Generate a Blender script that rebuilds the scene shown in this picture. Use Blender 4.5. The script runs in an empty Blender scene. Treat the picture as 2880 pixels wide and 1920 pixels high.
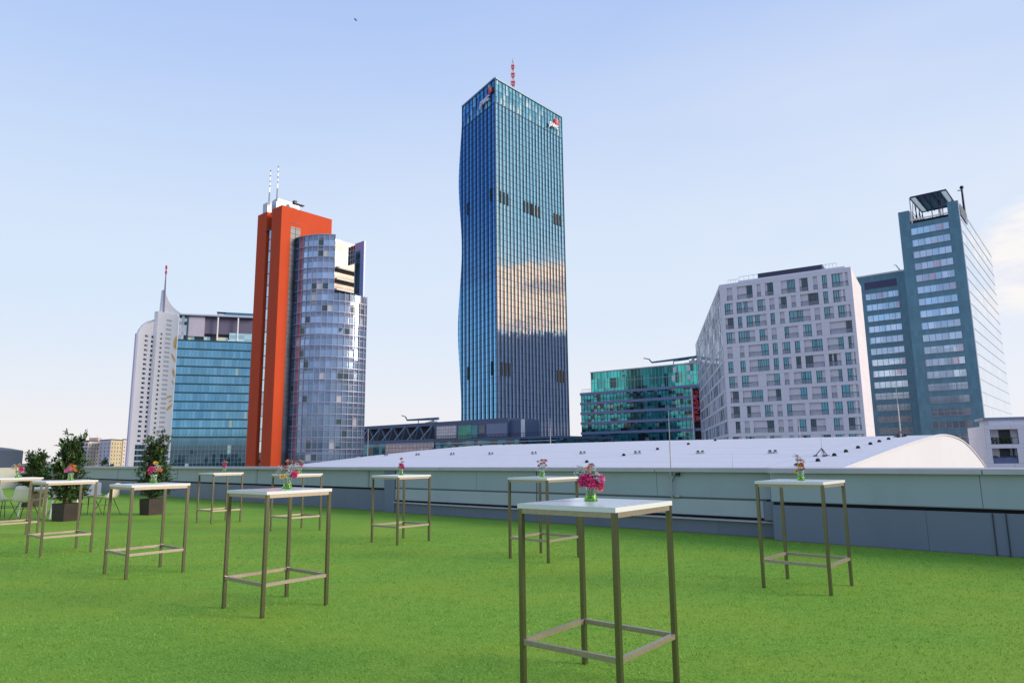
import bpy, math, random
from mathutils import Vector, Matrix
D = bpy.data
scene = bpy.context.scene
col = scene.collection
V = Vector
# ------------------------------------------------------------------ camera
PITCH, ROLL, CAMH, FPX = 0.1643, -0.0117, 1.3946, 1943.38     # solved from the nine cocktail tables
cam_d = D.cameras.new('camera'); cam = D.objects.new('camera', cam_d); col.objects.link(cam)
cam_d.sensor_width = 36; cam_d.lens = FPX / 2880 * 36; cam_d.clip_start = 0.05; cam_d.clip_end = 20000
cp, sp, cr, sr = math.cos(PITCH), math.sin(PITCH), math.cos(ROLL), math.sin(ROLL)
_f = V((0, cp, sp)); _u0 = V((0, -sp, cp)); _r0 = V((1, 0, 0))
_r = _r0 * cr + _u0 * sr; _u = _u0 * cr - _r0 * sr
CAM = V((0, 0, CAMH))
cam.matrix_world = Matrix(((_r.x, _u.x, -_f.x, 0), (_r.y, _u.y, -_f.y, 0), (_r.z, _u.z, -_f.z, CAMH), (0, 0, 0, 1)))
scene.camera = cam
# ------------------------------------------------------------------ world, sun, exposure
SUN_AZ, SUN_EL = math.radians(104), math.radians(20)          # azimuth clockwise from +Y
world = D.worlds.new('World'); scene.world = world; world.use_nodes = True
wn, wl = world.node_tree.nodes, world.node_tree.links
wn.clear()
def wmath(op, a, b=None, c=None, clamp=False):
    n = wn.new('ShaderNodeMath'); n.operation = op; n.use_clamp = clamp
    for i, v in enumerate((a, b, c)):
        if v is None: continue
        if isinstance(v, (int, float)): n.inputs[i].default_value = v
        else: wl.new(v, n.inputs[i])
    return n.outputs[0]
def wrange(v, a, b, c=0., d=1.):
    n = wn.new('ShaderNodeMapRange'); n.interpolation_type = 'SMOOTHSTEP'
    wl.new(v, n.inputs[0])
    for i, x in enumerate((a, b, c, d)): n.inputs[i + 1].default_value = x
    return n.outputs[0]
def wmix(f, a, b, mode='MIX'):
    n = wn.new('ShaderNodeMix'); n.data_type = 'RGBA'; n.blend_type = mode; n.clamp_factor = True
    for s, v in ((n.inputs[0], f), (n.inputs[6], a), (n.inputs[7], b)):
        if isinstance(v, (int, float)): s.default_value = v
        elif isinstance(v, tuple): s.default_value = (*v, 1)
        else: wl.new(v, s)
    return n.outputs[2]
tc = wn.new('ShaderNodeTexCoord'); sep = wn.new('ShaderNodeSeparateXYZ'); wl.new(tc.outputs['Generated'], sep.inputs[0])
elev = wmath('MULTIPLY', wmath('ARCSINE', sep.outputs[2]), 57.2958)          # degrees
azim = wmath('MULTIPLY', wmath('ARCTAN2', sep.outputs[0], sep.outputs[1]), 57.2958)
sky = wn.new('ShaderNodeTexSky'); sky.sky_type = 'NISHITA'; sky.sun_disc = False
sky.sun_elevation = SUN_EL; sky.sun_rotation = SUN_AZ
sky.air_density = 1.0; sky.dust_density = 0.6; sky.ozone_density = 2.5; sky.altitude = 200
SKY_GAIN = 0.115
skyc = wmix(1.0, sky.outputs[0], (1.06, 0.97, 1.04), 'MULTIPLY')
# thin high haze: pale towards the horizon and towards the sunset side
comb = wn.new('ShaderNodeCombineXYZ')
wl.new(wmath('MULTIPLY', azim, 0.030), comb.inputs[0]); wl.new(wmath('MULTIPLY', elev, 0.11), comb.inputs[1])
def wnoise(scale, detail, rough=0.55, off=0.0):
    n = wn.new('ShaderNodeTexNoise'); n.noise_dimensions = '3D'
    n.inputs['Scale'].default_value = scale; n.inputs['Detail'].default_value = detail; n.inputs['Roughness'].default_value = rough
    m = wn.new('ShaderNodeVectorMath'); m.operation = 'ADD'; wl.new(comb.outputs[0], m.inputs[0]); m.inputs[1].default_value = (off, off * .7, off * .3)
    wl.new(m.outputs[0], n.inputs['Vector']); return n.outputs[0]
horiz = wrange(elev, 34, -2)
hz_az = wrange(azim, -60, 75)
K = 1.0 / SKY_GAIN
def kc(r, g, b): return (r * K, g * K, b * K)
veil = wmix(wrange(elev, 62, 30), kc(0.28, 0.47, 0.94), kc(0.43, 0.60, 0.98))
veil = wmix(wrange(elev, 38, 12), veil, kc(0.69, 0.815, 0.98))
veil = wmix(wrange(elev, 13, 0), veil, kc(0.885, 0.885, 0.905))
c0 = wmix(wrange(elev, 70, 5, 0.80, 0.98), skyc, veil)
c0 = wmix(wmath('MULTIPLY', wrange(elev, 6, -1, 0, 0.5), 1.0), c0, kc(0.92, 0.84, 0.81))
soft = wmath('MULTIPLY', wmath('MULTIPLY', hz_az, wrange(elev, 55, 5)), wrange(wnoise(1.3, 3, .5, 4.), .25, .75, .35, .8))
c0 = wmix(soft, c0, kc(0.86, 0.885, 0.965))
# cloud to the right of the tall tower block
n1 = wnoise(3.2, 7, .6, 1.3)
mA = wmath('MULTIPLY', wrange(wmath('ABSOLUTE', wmath('SUBTRACT', azim, 41)), 9.0, 3.0), wrange(wmath('ABSOLUTE', wmath('SUBTRACT', elev, 12.3)), 6.0, 1.5))
mA = wrange(wmath('ADD', mA, wmath('MULTIPLY', wmath('SUBTRACT', n1, .5), 1.5)), .35, .85)
colA = wmix(wrange(wnoise(5, 5, .6, 9.), .42, .62), kc(1.0, .955, .925), kc(.84, .84, .93))
c0 = wmix(wmath('MULTIPLY', mA, .85), c0, colA)
# sunset cloud bank off to the right, seen only as reflections in the facades
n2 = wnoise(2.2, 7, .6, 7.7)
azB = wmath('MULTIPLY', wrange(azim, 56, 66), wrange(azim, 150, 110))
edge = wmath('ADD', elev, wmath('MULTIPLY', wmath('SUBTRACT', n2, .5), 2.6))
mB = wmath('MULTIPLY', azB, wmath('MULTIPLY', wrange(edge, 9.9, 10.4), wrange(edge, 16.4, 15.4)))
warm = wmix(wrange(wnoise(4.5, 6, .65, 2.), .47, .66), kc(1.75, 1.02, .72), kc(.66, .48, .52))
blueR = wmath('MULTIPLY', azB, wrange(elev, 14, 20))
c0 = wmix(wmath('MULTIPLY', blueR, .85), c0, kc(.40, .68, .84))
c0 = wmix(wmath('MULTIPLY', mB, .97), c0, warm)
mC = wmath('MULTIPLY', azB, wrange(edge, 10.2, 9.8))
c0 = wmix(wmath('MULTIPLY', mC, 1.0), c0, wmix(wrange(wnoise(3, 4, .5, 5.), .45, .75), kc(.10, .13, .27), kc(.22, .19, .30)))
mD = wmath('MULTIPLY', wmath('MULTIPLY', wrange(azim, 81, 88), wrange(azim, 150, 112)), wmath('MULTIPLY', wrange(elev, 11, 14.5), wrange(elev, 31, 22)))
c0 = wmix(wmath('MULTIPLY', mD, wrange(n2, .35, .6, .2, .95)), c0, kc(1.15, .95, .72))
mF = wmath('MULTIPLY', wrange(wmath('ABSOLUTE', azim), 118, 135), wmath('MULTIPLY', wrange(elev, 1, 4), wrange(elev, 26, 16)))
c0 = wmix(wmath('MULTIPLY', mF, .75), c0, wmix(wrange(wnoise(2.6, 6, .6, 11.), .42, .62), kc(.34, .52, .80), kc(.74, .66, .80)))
# lilac cloud patches on the left / behind
mE = wmath('MULTIPLY', wrange(azim, -50, -60), wmath('MULTIPLY', wrange(elev, 7, 12), wrange(elev, 23, 16)))
c0 = wmix(wmath('MULTIPLY', mE, wrange(n1, .48, .66, 0, .75)), c0, kc(.62, .52, .66))
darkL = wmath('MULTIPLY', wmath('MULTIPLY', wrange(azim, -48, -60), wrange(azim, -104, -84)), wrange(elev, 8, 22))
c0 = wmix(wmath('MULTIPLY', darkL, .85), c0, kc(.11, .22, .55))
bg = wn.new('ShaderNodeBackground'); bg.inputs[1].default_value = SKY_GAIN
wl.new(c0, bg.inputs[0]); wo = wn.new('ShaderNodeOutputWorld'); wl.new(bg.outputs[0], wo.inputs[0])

sun_d = D.lights.new('sun', 'SUN'); sun_d.energy = 3.2; sun_d.angle = math.radians(22); sun_d.color = (1.0, .84, .69)
sun = D.objects.new('sun', sun_d); col.objects.link(sun)
sdir = V((math.sin(SUN_AZ) * math.cos(SUN_EL), math.cos(SUN_AZ) * math.cos(SUN_EL), math.sin(SUN_EL)))
sun.rotation_euler = sdir.to_track_quat('Z', 'Y').to_euler(); sun.location = sdir * 60
scene.view_settings.view_transform = 'Standard'; scene.view_settings.look = 'None'
scene.view_settings.exposure = 0.0; scene.view_settings.gamma = 1.0

# ------------------------------------------------------------------ geometry helpers
def ray(u, v): return _r * ((u - 1440) / FPX) + _u * (-(v - 960) / FPX) + _f
def onz(u, v, z):                       # sight line met at height z
    d = ray(u, v); return CAM + d * ((z - CAMH) / d.z)
def atd(u, v, dist):                    # sight line met at horizontal distance
    d = ray(u, v); return CAM + d * (dist / math.hypot(d.x, d.y))

ORD = ['first', 'second', 'third', 'fourth', 'fifth', 'sixth', 'seventh', 'eighth', 'ninth', 'tenth', 'eleventh', 'twelfth', 'thirteenth', 'fourteenth', 'fifteenth', 'sixteenth', 'seventeenth', 'eighteenth', 'nineteenth', 'twentieth']
class MB:
    def __init__(s): s.v = []; s.f = []; s.uv = []; s.m = []; s.smooth = []
    def poly(s, pts, uv=None, m=0, smooth=False):
        b = len(s.v); s.v += [V(p) for p in pts]; s.f.append(list(range(b, b + len(pts))))
        if uv is None:
            a = V(pts[1]) - V(pts[0]); la = a.length or 1; ax = a / la; nn = a.cross(V(pts[2]) - V(pts[0]))
            ay = nn.normalized().cross(ax) if nn.length > 1e-12 else V((0, 0, 1))
            uv = [((V(p) - V(pts[0])).dot(ax), (V(p) - V(pts[0])).dot(ay)) for p in pts]
        s.uv.append(uv); s.m.append(m); s.smooth.append(smooth)
    def box(s, o, a, b, c, m=0):        # corner + three edge vectors
        o, a, b, c = V(o), V(a), V(b), V(c)
        if a.cross(b).dot(c) < 0: o = o + a; a = -a
        P = lambda i, j, k: o + a * i + b * j + c * k
        for q in (((0,0,0),(0,1,0),(1,1,0),(1,0,0)), ((0,0,1),(1,0,1),(1,1,1),(0,1,1)), ((0,0,0),(1,0,0),(1,0,1),(0,0,1)),
                  ((1,0,0),(1,1,0),(1,1,1),(1,0,1)), ((1,1,0),(0,1,0),(0,1,1),(1,1,1)), ((0,1,0),(0,0,0),(0,0,1),(0,1,1))):
            s.poly([P(*t) for t in q], m=m)
    def cbox(s, c, sx, sy, sz, m=0):    # centred on xy, base at z
        s.box((c[0] - sx / 2, c[1] - sy / 2, c[2]), (sx, 0, 0), (0, sy, 0), (0, 0, sz), m)
    def tube(s, p0, p1, r0, r1=None, n=8, m=0, caps=True):
        p0, p1 = V(p0), V(p1); r1 = r0 if r1 is None else r1
        d = (p1 - p0).normalized(); x = d.orthogonal().normalized(); y = d.cross(x)
        R0 = [p0 + (x * math.cos(t) + y * math.sin(t)) * r0 for t in [2 * math.pi * i / n for i in range(n)]]
        R1 = [p1 + (x * math.cos(t) + y * math.sin(t)) * r1 for t in [2 * math.pi * i / n for i in range(n)]]
        for i in range(n): s.poly([R0[i], R0[(i + 1) % n], R1[(i + 1) % n], R1[i]], m=m, smooth=True)
        if caps: s.poly(R0[::-1], m=m); s.poly(R1, m=m)
    def lathe(s, prof, c=(0, 0, 0), n=24, m=0):
        c = V(c)
        for (r0, z0), (r1, z1) in zip(prof, prof[1:]):
            for i in range(n):
                t0, t1 = 2 * math.pi * i / n, 2 * math.pi * (i + 1) / n
                q = [c + V((r0 * math.cos(t0), r0 * math.sin(t0), z0)), c + V((r0 * math.cos(t1), r0 * math.sin(t1), z0)),
                     c + V((r1 * math.cos(t1), r1 * math.sin(t1), z1)), c + V((r1 * math.cos(t0), r1 * math.sin(t0), z1))]
                if r0 < 1e-6: q = [q[0], q[2], q[3]]
                elif r1 < 1e-6: q = q[:3]
                s.poly(q, m=m, smooth=True)
    def grid(s, P, m=0, uvf=None, smooth=True):   # P[i][j] points
        for i in range(len(P) - 1):
            for j in range(len(P[0]) - 1):
                q = [P[i][j], P[i + 1][j], P[i + 1][j + 1], P[i][j + 1]]
                uv = [uvf(i, j), uvf(i + 1, j), uvf(i + 1, j + 1), uvf(i, j + 1)] if uvf else None
                s.poly(q, uv, m, smooth)
    def ball(s, c, r, m=0, n=6, sq=1.0):
        prof = [(r * math.sin(math.pi * i / n), -r * sq * math.cos(math.pi * i / n)) for i in range(n + 1)]
        prof[0] = (0, -r * sq); prof[-1] = (0, r * sq)
        s.lathe(prof, c, n + 2, m)
    def build(s, name, mats, parent=None, loc=None, weld=False, bevel=0):
        me = D.meshes.new(name)
        off = V(loc) if loc is not None else (V(parent['_o']) if parent is not None and '_o' in parent.keys() else V((0, 0, 0)))
        me.from_pydata([p - off for p in s.v], [], s.f)
        ul = me.uv_layers.new(name='UVMap')
        flat = [c for f in s.uv for p in f for c in p]
        ul.data.foreach_set('uv', flat)
        mats = mats if isinstance(mats, (list, tuple)) else [mats]
        for mt in mats: me.materials.append(mt)
        me.polygons.foreach_set('material_index', s.m); me.polygons.foreach_set('use_smooth', s.smooth)
        me.update()
        if weld:
            import bmesh
            b = bmesh.new(); b.from_mesh(me); bmesh.ops.remove_doubles(b, verts=b.verts, dist=weld if isinstance(weld, float) else 1e-5); b.to_mesh(me); b.free()
        o = D.objects.new(name, me); col.objects.link(o)
        if parent is not None: o.parent = parent
        elif loc is not None: o.location = off
        if bevel:
            bv = o.modifiers.new('bevel', 'BEVEL'); bv.width = bevel; bv.segments = 2; bv.limit_method = 'ANGLE'
        return o

def tag(o, label=None, cat=None, group=None, kind=None):
    if label: o['label'] = label
    if cat: o['category'] = cat
    if group: o['group'] = group
    if kind: o['kind'] = kind
    return o
def thing(name, label, cat, loc=(0, 0, 0), group=None):
    o = D.objects.new(name, None); o.empty_display_size = .3; col.objects.link(o); o.location = V(loc)
    o['_o'] = tuple(V(loc)); tag(o, label, cat, group); return o
def copy_tree(o, parent=None):
    c = o.copy(); col.objects.link(c); c.parent = parent
    for ch in [x for x in D.objects if x.parent == o]: copy_tree(ch, c)
    return c

class Fr:                                # facade frame: a along, w outwards, z up
    def __init__(s, P0, P1):
        s.P = V((P0[0], P0[1], 0)); d = V((P1[0] - P0[0], P1[1] - P0[1], 0)); s.L = d.length; s.d = d.normalized(); s.n = V((s.d.y, -s.d.x, 0))
    def p(s, a, w, z): return s.P + s.d * a + s.n * w + V((0, 0, z))
    def box(s, mb, a0, a1, z0, z1, w0, w1, m=0): mb.box(s.p(a0, w0, z0), s.d * (a1 - a0), s.n * (w1 - w0), V((0, 0, z1 - z0)), m)
    def quad(s, mb, a0, a1, z0, z1, w=0, m=0):
        mb.poly([s.p(a0, w, z0), s.p(a1, w, z0), s.p(a1, w, z1), s.p(a0, w, z1)], [(a0, z0), (a1, z0), (a1, z1), (a0, z1)], m)
    def hit(s, u, v, w=0):
        r = ray(u, v); k = ((s.P + s.n * w - CAM).dot(s.n)) / r.dot(s.n); Q = CAM + r * k
        return (Q - s.P).dot(s.d), Q.z

def prism(mb, pts, z0, z1, m=0, mtop=None):
    n = len(pts)
    for i in range(n):
        a, b = pts[i], pts[(i + 1) % n]; L = (V((b[0], b[1], 0)) - V((a[0], a[1], 0))).length
        mb.poly([(a[0], a[1], z0), (b[0], b[1], z0), (b[0], b[1], z1), (a[0], a[1], z1)], [(0, z0), (L, z0), (L, z1), (0, z1)], m)
    mb.poly([(p[0], p[1], z1) for p in pts], m=m if mtop is None else mtop)

# ------------------------------------------------------------------ materials
class NT:
    def __init__(s, name):
        s.mat = D.materials.new(name); s.mat.use_nodes = True; s.n = s.mat.node_tree.nodes; s.l = s.mat.node_tree.links
        s.b = s.n['Principled BSDF']
    def math(s, op, a, b=None, c=None, clamp=False):
        n = s.n.new('ShaderNodeMath'); n.operation = op; n.use_clamp = clamp
        for i, v in enumerate((a, b, c)):
            if v is None: continue
            if isinstance(v, (int, float)): n.inputs[i].default_value = v
            else: s.l.new(v, n.inputs[i])
        return n.outputs[0]
    def vmath(s, op, a, b=None, sc=None):
        n = s.n.new('ShaderNodeVectorMath'); n.operation = op
        for i, v in enumerate((a, b)):
            if v is None: continue
            if isinstance(v, tuple): n.inputs[i].default_value = v
            else: s.l.new(v, n.inputs[i])
        if sc is not None:
            if isinstance(sc, (int, float)): n.inputs['Scale'].default_value = sc
            else: s.l.new(sc, n.inputs['Scale'])
        return n.outputs[0]
    def mix(s, f, a, b, mode='MIX'):
        n = s.n.new('ShaderNodeMix'); n.data_type = 'RGBA'; n.blend_type = mode
        for k, v in ((0, f), (6, a), (7, b)):
            if isinstance(v, (int, float)): n.inputs[k].default_value = v
            elif isinstance(v, tuple): n.inputs[k].default_value = (*v[:3], 1)
            else: s.l.new(v, n.inputs[k])
        return n.outputs[2]
    def rng(s, v, a, b, c=0., d=1., sm=True):
        n = s.n.new('ShaderNodeMapRange'); n.interpolation_type = 'SMOOTHSTEP' if sm else 'LINEAR'; s.l.new(v, n.inputs[0])
        for i, x in enumerate((a, b, c, d)): n.inputs[i + 1].default_value = x
        return n.outputs[0]
    def noise(s, vec, scale, detail=4, rough=.5, dim='3D'):
        n = s.n.new('ShaderNodeTexNoise'); n.noise_dimensions = dim; n.inputs['Scale'].default_value = scale
        n.inputs['Detail'].default_value = detail; n.inputs['Roughness'].default_value = rough
        if vec is not None: s.l.new(vec, n.inputs['Vector'])
        return n.outputs[0]
    def uv(s): return s.n.new('ShaderNodeTexCoord').outputs['UV']
    def obj(s): return s.n.new('ShaderNodeTexCoord').outputs['Object']
    def sep(s, v):
        n = s.n.new('ShaderNodeSeparateXYZ'); s.l.new(v, n.inputs[0]); return n.outputs
    def set(s, **k):
        M = dict(color='Base Color', rough='Roughness', metal='Metallic', spec='Specular IOR Level', trans='Transmission Weight', normal='Normal', ior='IOR', alpha='Alpha', sheen='Sheen Weight', coat='Coat Weight')
        for a, v in k.items():
            i = s.b.inputs[M[a]]
            if isinstance(v, tuple): i.default_value = (*v[:3], 1)
            elif isinstance(v, (int, float)): i.default_value = v
            else: s.l.new(v, i)
        return s
    def bump(s, h, strength=.3, dist=.01):
        n = s.n.new('ShaderNodeBump'); n.inputs['Strength'].default_value = strength; n.inputs['Distance'].default_value = dist
        s.l.new(h, n.inputs['Height']); s.l.new(n.outputs[0], s.b.inputs['Normal'])

def plain(name, c, rough=.6, metal=0., var=.08, scale=3., bump=0):
    t = NT(name); f = t.rng(t.noise(t.obj(), scale, 5, .6), .3, .7)
    t.set(color=t.mix(f, tuple(x * (1 - var) for x in c), tuple(min(1, x * (1 + var)) for x in c)), rough=rough, metal=metal)
    if bump: t.bump(t.noise(t.obj(), scale * 30, 3), bump, .002)
    return t.mat

def cladding(name, c, pw, ph, gap=.03, rough=.6, var=.05, seam=.55, stain=.06, metal=0, brick=False, cvar=None):
    """panels in metres from the UVs, with joints, panel-to-panel variation and weathering"""
    t = NT(name); uv = t.uv(); x, y, _ = t.sep(uv)
    gy = t.math('DIVIDE', y, ph); iy = t.math('FLOOR', gy)
    gx = t.math('DIVIDE', x, pw)
    if brick: gx = t.math('ADD', gx, t.math('MULTIPLY', t.math('MODULO', iy, 2), .5))
    ix = t.math('FLOOR', gx); fx = t.math('FRACT', gx); fy = t.math('FRACT', gy)
    ex = t.math('LESS_THAN', fx, gap / pw); ey = t.math('LESS_THAN', fy, gap / ph); e = t.math('MAXIMUM', ex, ey)
    cb = t.n.new('ShaderNodeCombineXYZ'); t.l.new(ix, cb.inputs[0]); t.l.new(iy, cb.inputs[1])
    wnz = t.n.new('ShaderNodeTexWhiteNoise'); t.l.new(cb.outputs[0], wnz.inputs[0])
    base = t.mix(wnz.outputs[0], tuple(v * (1 - var) for v in c), tuple(v * (1 + var) for v in (cvar or c)))
    st = t.noise(t.vmath('MULTIPLY', uv, (1., .25, 1.)), .9, 5, .6)
    base = t.mix(t.rng(st, .45, .75, 0, stain * 3), base, tuple(v * .7 for v in c))
    base = t.mix(t.math('MULTIPLY', e, seam), base, tuple(v * .3 for v in c))
    t.set(color=base, rough=rough, metal=metal); return t.mat

def facade_glass(name, tint, pw, ph, metal=.85, rough=.03, tilt=.012, dark=.15, darkc=(.01, .02, .025), light=.0, lightc=(.5, .52, .5), var=.25, stripe=0, stripec=None, lowdark=None):
    """reflective glazing: every pane slightly out of true, some darker, some with blinds"""
    t = NT(name); uv = t.uv(); x, y, _ = t.sep(uv)
    ix = t.math('FLOOR', t.math('DIVIDE', x, pw)); iy = t.math('FLOOR', t.math('DIVIDE', y, ph))
    cb = t.n.new('ShaderNodeCombineXYZ'); t.l.new(ix, cb.inputs[0]); t.l.new(iy, cb.inputs[1])
    w1 = t.n.new('ShaderNodeTexWhiteNoise'); t.l.new(cb.outputs[0], w1.inputs[0])
    w2 = t.n.new('ShaderNodeTexWhiteNoise'); t.l.new(t.vmath('ADD', cb.outputs[0], (17.3, 5.1, 2.)), w2.inputs[0])
    base = t.mix(w1.outputs[0], tuple(v * (1 - var) for v in tint), tuple(min(1, v * (1 + var)) for v in tint))
    if stripe: base = t.mix(t.math('MULTIPLY', t.math('LESS_THAN', t.math('FRACT', t.math('DIVIDE', x, stripe)), .5), 1.), base, stripec)
    big = t.noise(t.vmath('MULTIPLY', uv, (.06, .10, 1.)), 1., 4, .6)
    dk = t.math('LESS_THAN', t.math('ADD', w2.outputs[0], t.math('MULTIPLY', t.math('SUBTRACT', big, .5), min(.8, dark * 2))), dark)
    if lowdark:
        lo = t.rng(y, lowdark[1], lowdark[0]); dk = t.math('MAXIMUM', dk, t.math('MULTIPLY', lo, lowdark[2]))  # darker lower floors: colour standing in for reflections of dark buildings
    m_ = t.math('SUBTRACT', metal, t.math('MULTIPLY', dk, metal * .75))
    base = t.mix(dk, base, darkc)
    if light:
        lt = t.math('GREATER_THAN', w2.outputs[0], 1 - light); base = t.mix(lt, base, lightc); m_ = t.math('MULTIPLY', m_, t.math('SUBTRACT', 1., t.math('MULTIPLY', lt, .6)))
    geo = t.n.new('ShaderNodeNewGeometry')
    jit = t.vmath('SCALE', t.vmath('SUBTRACT', w1.outputs[1], (.5, .5, .5)), sc=tilt * 2)
    nz = t.noise(t.vmath('MULTIPLY', uv, (.5, .5, 1.)), 1., 2, .5)
    jit2 = t.vmath('SCALE', t.vmath('SUBTRACT', t.n[-1].outputs[1] if False else w2.outputs[1], (.5, .5, .5)), sc=tilt * .6)
    nor = t.vmath('NORMALIZE', t.vmath('ADD', geo.outputs['Normal'], t.vmath('ADD', jit, jit2)))
    t.set(color=base, rough=rough, metal=m_, normal=nor, spec=.8); return t.mat

M = {}
M['steel'] = (lambda t: (t.set(color=t.mix(t.noise(t.vmath('MULTIPLY', t.obj(), (60., 60., 3.)), 1., 3), (.18, .155, .12), (.28, .245, .20)), rough=.26, metal=.9), t.mat)[1])(NT('brushed_steel'))
M['rail'] = plain('brushed_steel_rail', (.42, .355, .285), .42, .72, .1, 40)  # lighter than the leg steel: warm sheen of the rails put into colour
M['tabletop'] = plain('white_laminate', (.80, .81, .83), .22, 0, .015, 2)
M['rubber'] = plain('black_rubber', (.03, .03, .03), .8)
M['white'] = plain('white_paint', (.78, .78, .80), .5, 0, .04)
M['dark'] = plain('dark_metal', (.035, .045, .06), .45, .3)
M['black'] = plain('black_gap', (.012, .013, .015), .8)
M['greymetal'] = plain('galvanised_steel', (.45, .46, .48), .4, .7)
M['planter'] = plain('brown_planter', (.040, .028, .027), .55, 0, .2, 6)
M['soil'] = plain('soil', (.04, .03, .02), .9, 0, .4, 30)
M['bark'] = plain('bark', (.09, .055, .04), .85, 0, .3, 20)
M['concrete'] = plain('concrete', (.35, .35, .36), .8, 0, .1, .4)

def turf():
    t = NT('artificial_turf'); o = t.obj()
    fine = t.noise(t.vmath('MULTIPLY', o, (1., 1., 1.)), 55, 4, .75); fine2 = t.noise(o, 160, 2, .7)
    mid = t.noise(o, 7, 4, .6); big = t.noise(t.vmath('MULTIPLY', o, (1., 1.6, 1.)), .55, 3, .5)
    c = t.mix(t.rng(fine, .36, .64), (.125, .285, .026), (.33, .555, .072))
    c = t.mix(t.rng(fine2, .55, .72, 0, .55), c, (.36, .55, .14))
    c = t.mix(t.rng(mid, .42, .68, 0, .4), c, (.13, .30, .025))
    c = t.mix(t.rng(big, .40, .64, 0, .5), c, (.33, .45, .05))
    t.set(color=c, rough=.8, spec=.08)
    t.bump(t.math('ADD', fine, t.math('MULTIPLY', fine2, .6)), .7, .012)
    return t.mat
M['turf'] = turf()
M['panel'] = cladding('grey_green_panel', (.35, .425, .465), 2.9, 40, .012, .45, .05, .8, .12)
M['panel2'] = cladding('grey_green_panel_pale', (.41, .47, .50), 5.8, 40, .012, .45, .05, .8, .12)
M['basepanel'] = cladding('slate_blue_sheet', (.165, .20, .28), 2.2, 40, .012, .42, .08, .5, .14)
M['cap'] = plain('aluminium_coping', (.50, .47, .52), .5, .0, .06, 2)
M['roofwhite'] = None
def roofmat(name, c):
    t = NT(name); uv = t.uv(); x, y, _ = t.sep(uv)
    s1 = t.math('LESS_THAN', t.math('FRACT', t.math('DIVIDE', y, 1.9)), .045)
    s2 = t.math('LESS_THAN', t.math('FRACT', t.math('DIVIDE', x, 11.)), .006)
    n = t.noise(t.vmath('MULTIPLY', uv, (.25, 1., 1.)), .8, 5, .6)
    b = t.mix(t.rng(n, .4, .75, 0, .35), c, tuple(v * .82 for v in c))
    b = t.mix(t.math('MULTIPLY', t.math('MAXIMUM', s1, s2), .45), b, tuple(v * .6 for v in c))
    t.set(color=b, rough=.6); t.bump(n, .25, .15); return t.mat
M['membrane'] = roofmat('roof_membrane', (.76, .725, .755))
M['endwall'] = plain('cream_render', (.74, .75, .78), .7, 0, .02, .3)
# ------------------------------------------------------------------ ground, deck
mb = MB(); mb.poly([(-6000, -6000, -20), (6000, -6000, -20), (6000, 9000, -20), (-6000, 9000, -20)])
tag(mb.build('ground', plain('city_ground', (.16, .17, .15), .9, 0, .3, .01)), kind='structure')
TH = -0.715
E1 = V((math.cos(TH), math.sin(TH), 0)); E2 = V((-math.sin(TH), math.cos(TH), 0))
DF = Fr(V((0, 0, 0)), E1); DF.n = E2          # deck frame: a = along parapet, w = outwards
def dk(a, w, z): return E1 * a + E2 * w + V((0, 0, z))
def dbox(mb, a0, a1, w0, w1, z0, z1, m=0): mb.box(dk(a0, w0, z0), E1 * (a1 - a0), E2 * (w1 - w0), V((0, 0, z1 - z0)), m)
mb = MB(); dbox(mb, -46, 26, -30, 12.3, -20, -.02)
tag(mb.build('roof_deck', M['concrete']), kind='structure')
mb = MB(); q = [dk(-45, -29, 0), dk(25, -29, 0), dk(25, 11.95, 0), dk(-45, 11.95, 0)]; mb.poly(q)
tag(mb.build('artificial_turf', M['turf']), kind='structure')
mb = MB()
# short real blades near the camera, thinning out with distance
rb = random.Random(5)
for i in range(130000):
    y = 1.6 + 11.5 * rb.random() ** 1.55; x = rb.uniform(-1, 1) * (.86 * y + .3)
    h = rb.uniform(.007, .014) * (1 + .05 * y); w = rb.uniform(.0010, .0017) * (1 + y * .16); an = rb.uniform(0, 6.28); le = rb.uniform(.6, 1.5) * h
    dx, dy = math.cos(an) * w, math.sin(an) * w; lx, ly = -math.sin(an) * le, math.cos(an) * le
    mb.poly([(x - dx, y - dy, 0), (x + dx, y + dy, 0), (x + lx, y + ly, h)], [(0, 0), (1, 0), (.5, 1)], m=rb.choice((0, 0, 0, 1, 2, 2)))
def blade(name, c):
    t = NT(name); t.set(color=c, rough=.5, spec=.3); return t.mat
tag(mb.build('turf_blades', [blade('blade_green', (.23, .44, .042)), blade('blade_light', (.32, .54, .075)), blade('blade_dark', (.14, .31, .025))]), kind='stuff')

# parapet wall
par = thing('parapet_wall', 'long low roof parapet of grey green panels with metal coping', 'parapet wall', dk(-14, 11.8, 0))
mb = MB()
for a0, a1, w0 in ((-45.0, -4.42, 11.70), (-4.42, 24, 11.42)):
    a = a0
    while a < a1 - .01:
        b = min(a + 2.95, a1); dbox(mb, a + .006, b - .006, w0, 12.35, 1.10, 1.148); dbox(mb, a + .006, b - .006, w0, w0 + .012, 1.075, 1.10); a = b
mb.build('coping', M['cap'], par, bevel=.004)
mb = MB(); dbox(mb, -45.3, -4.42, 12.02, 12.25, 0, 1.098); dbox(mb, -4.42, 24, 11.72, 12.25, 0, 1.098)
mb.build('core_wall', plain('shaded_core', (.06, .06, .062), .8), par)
mb = MB(); dbox(mb, -14.30, -4.62, 11.835, 11.90, .58, .64); mb.build('panel_groove', plain('grey_green_groove', (.16, .20, .21), .5), par)
mb = MB()
a = -45.0
while a < -14.8:
    b = min(a + 5.9, -14.76); dbox(mb, a + .012, b - .012, 11.86, 11.94, .60, 1.07); a = b
mb.build('upper_panel', M['panel'], par, bevel=.004)
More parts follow.
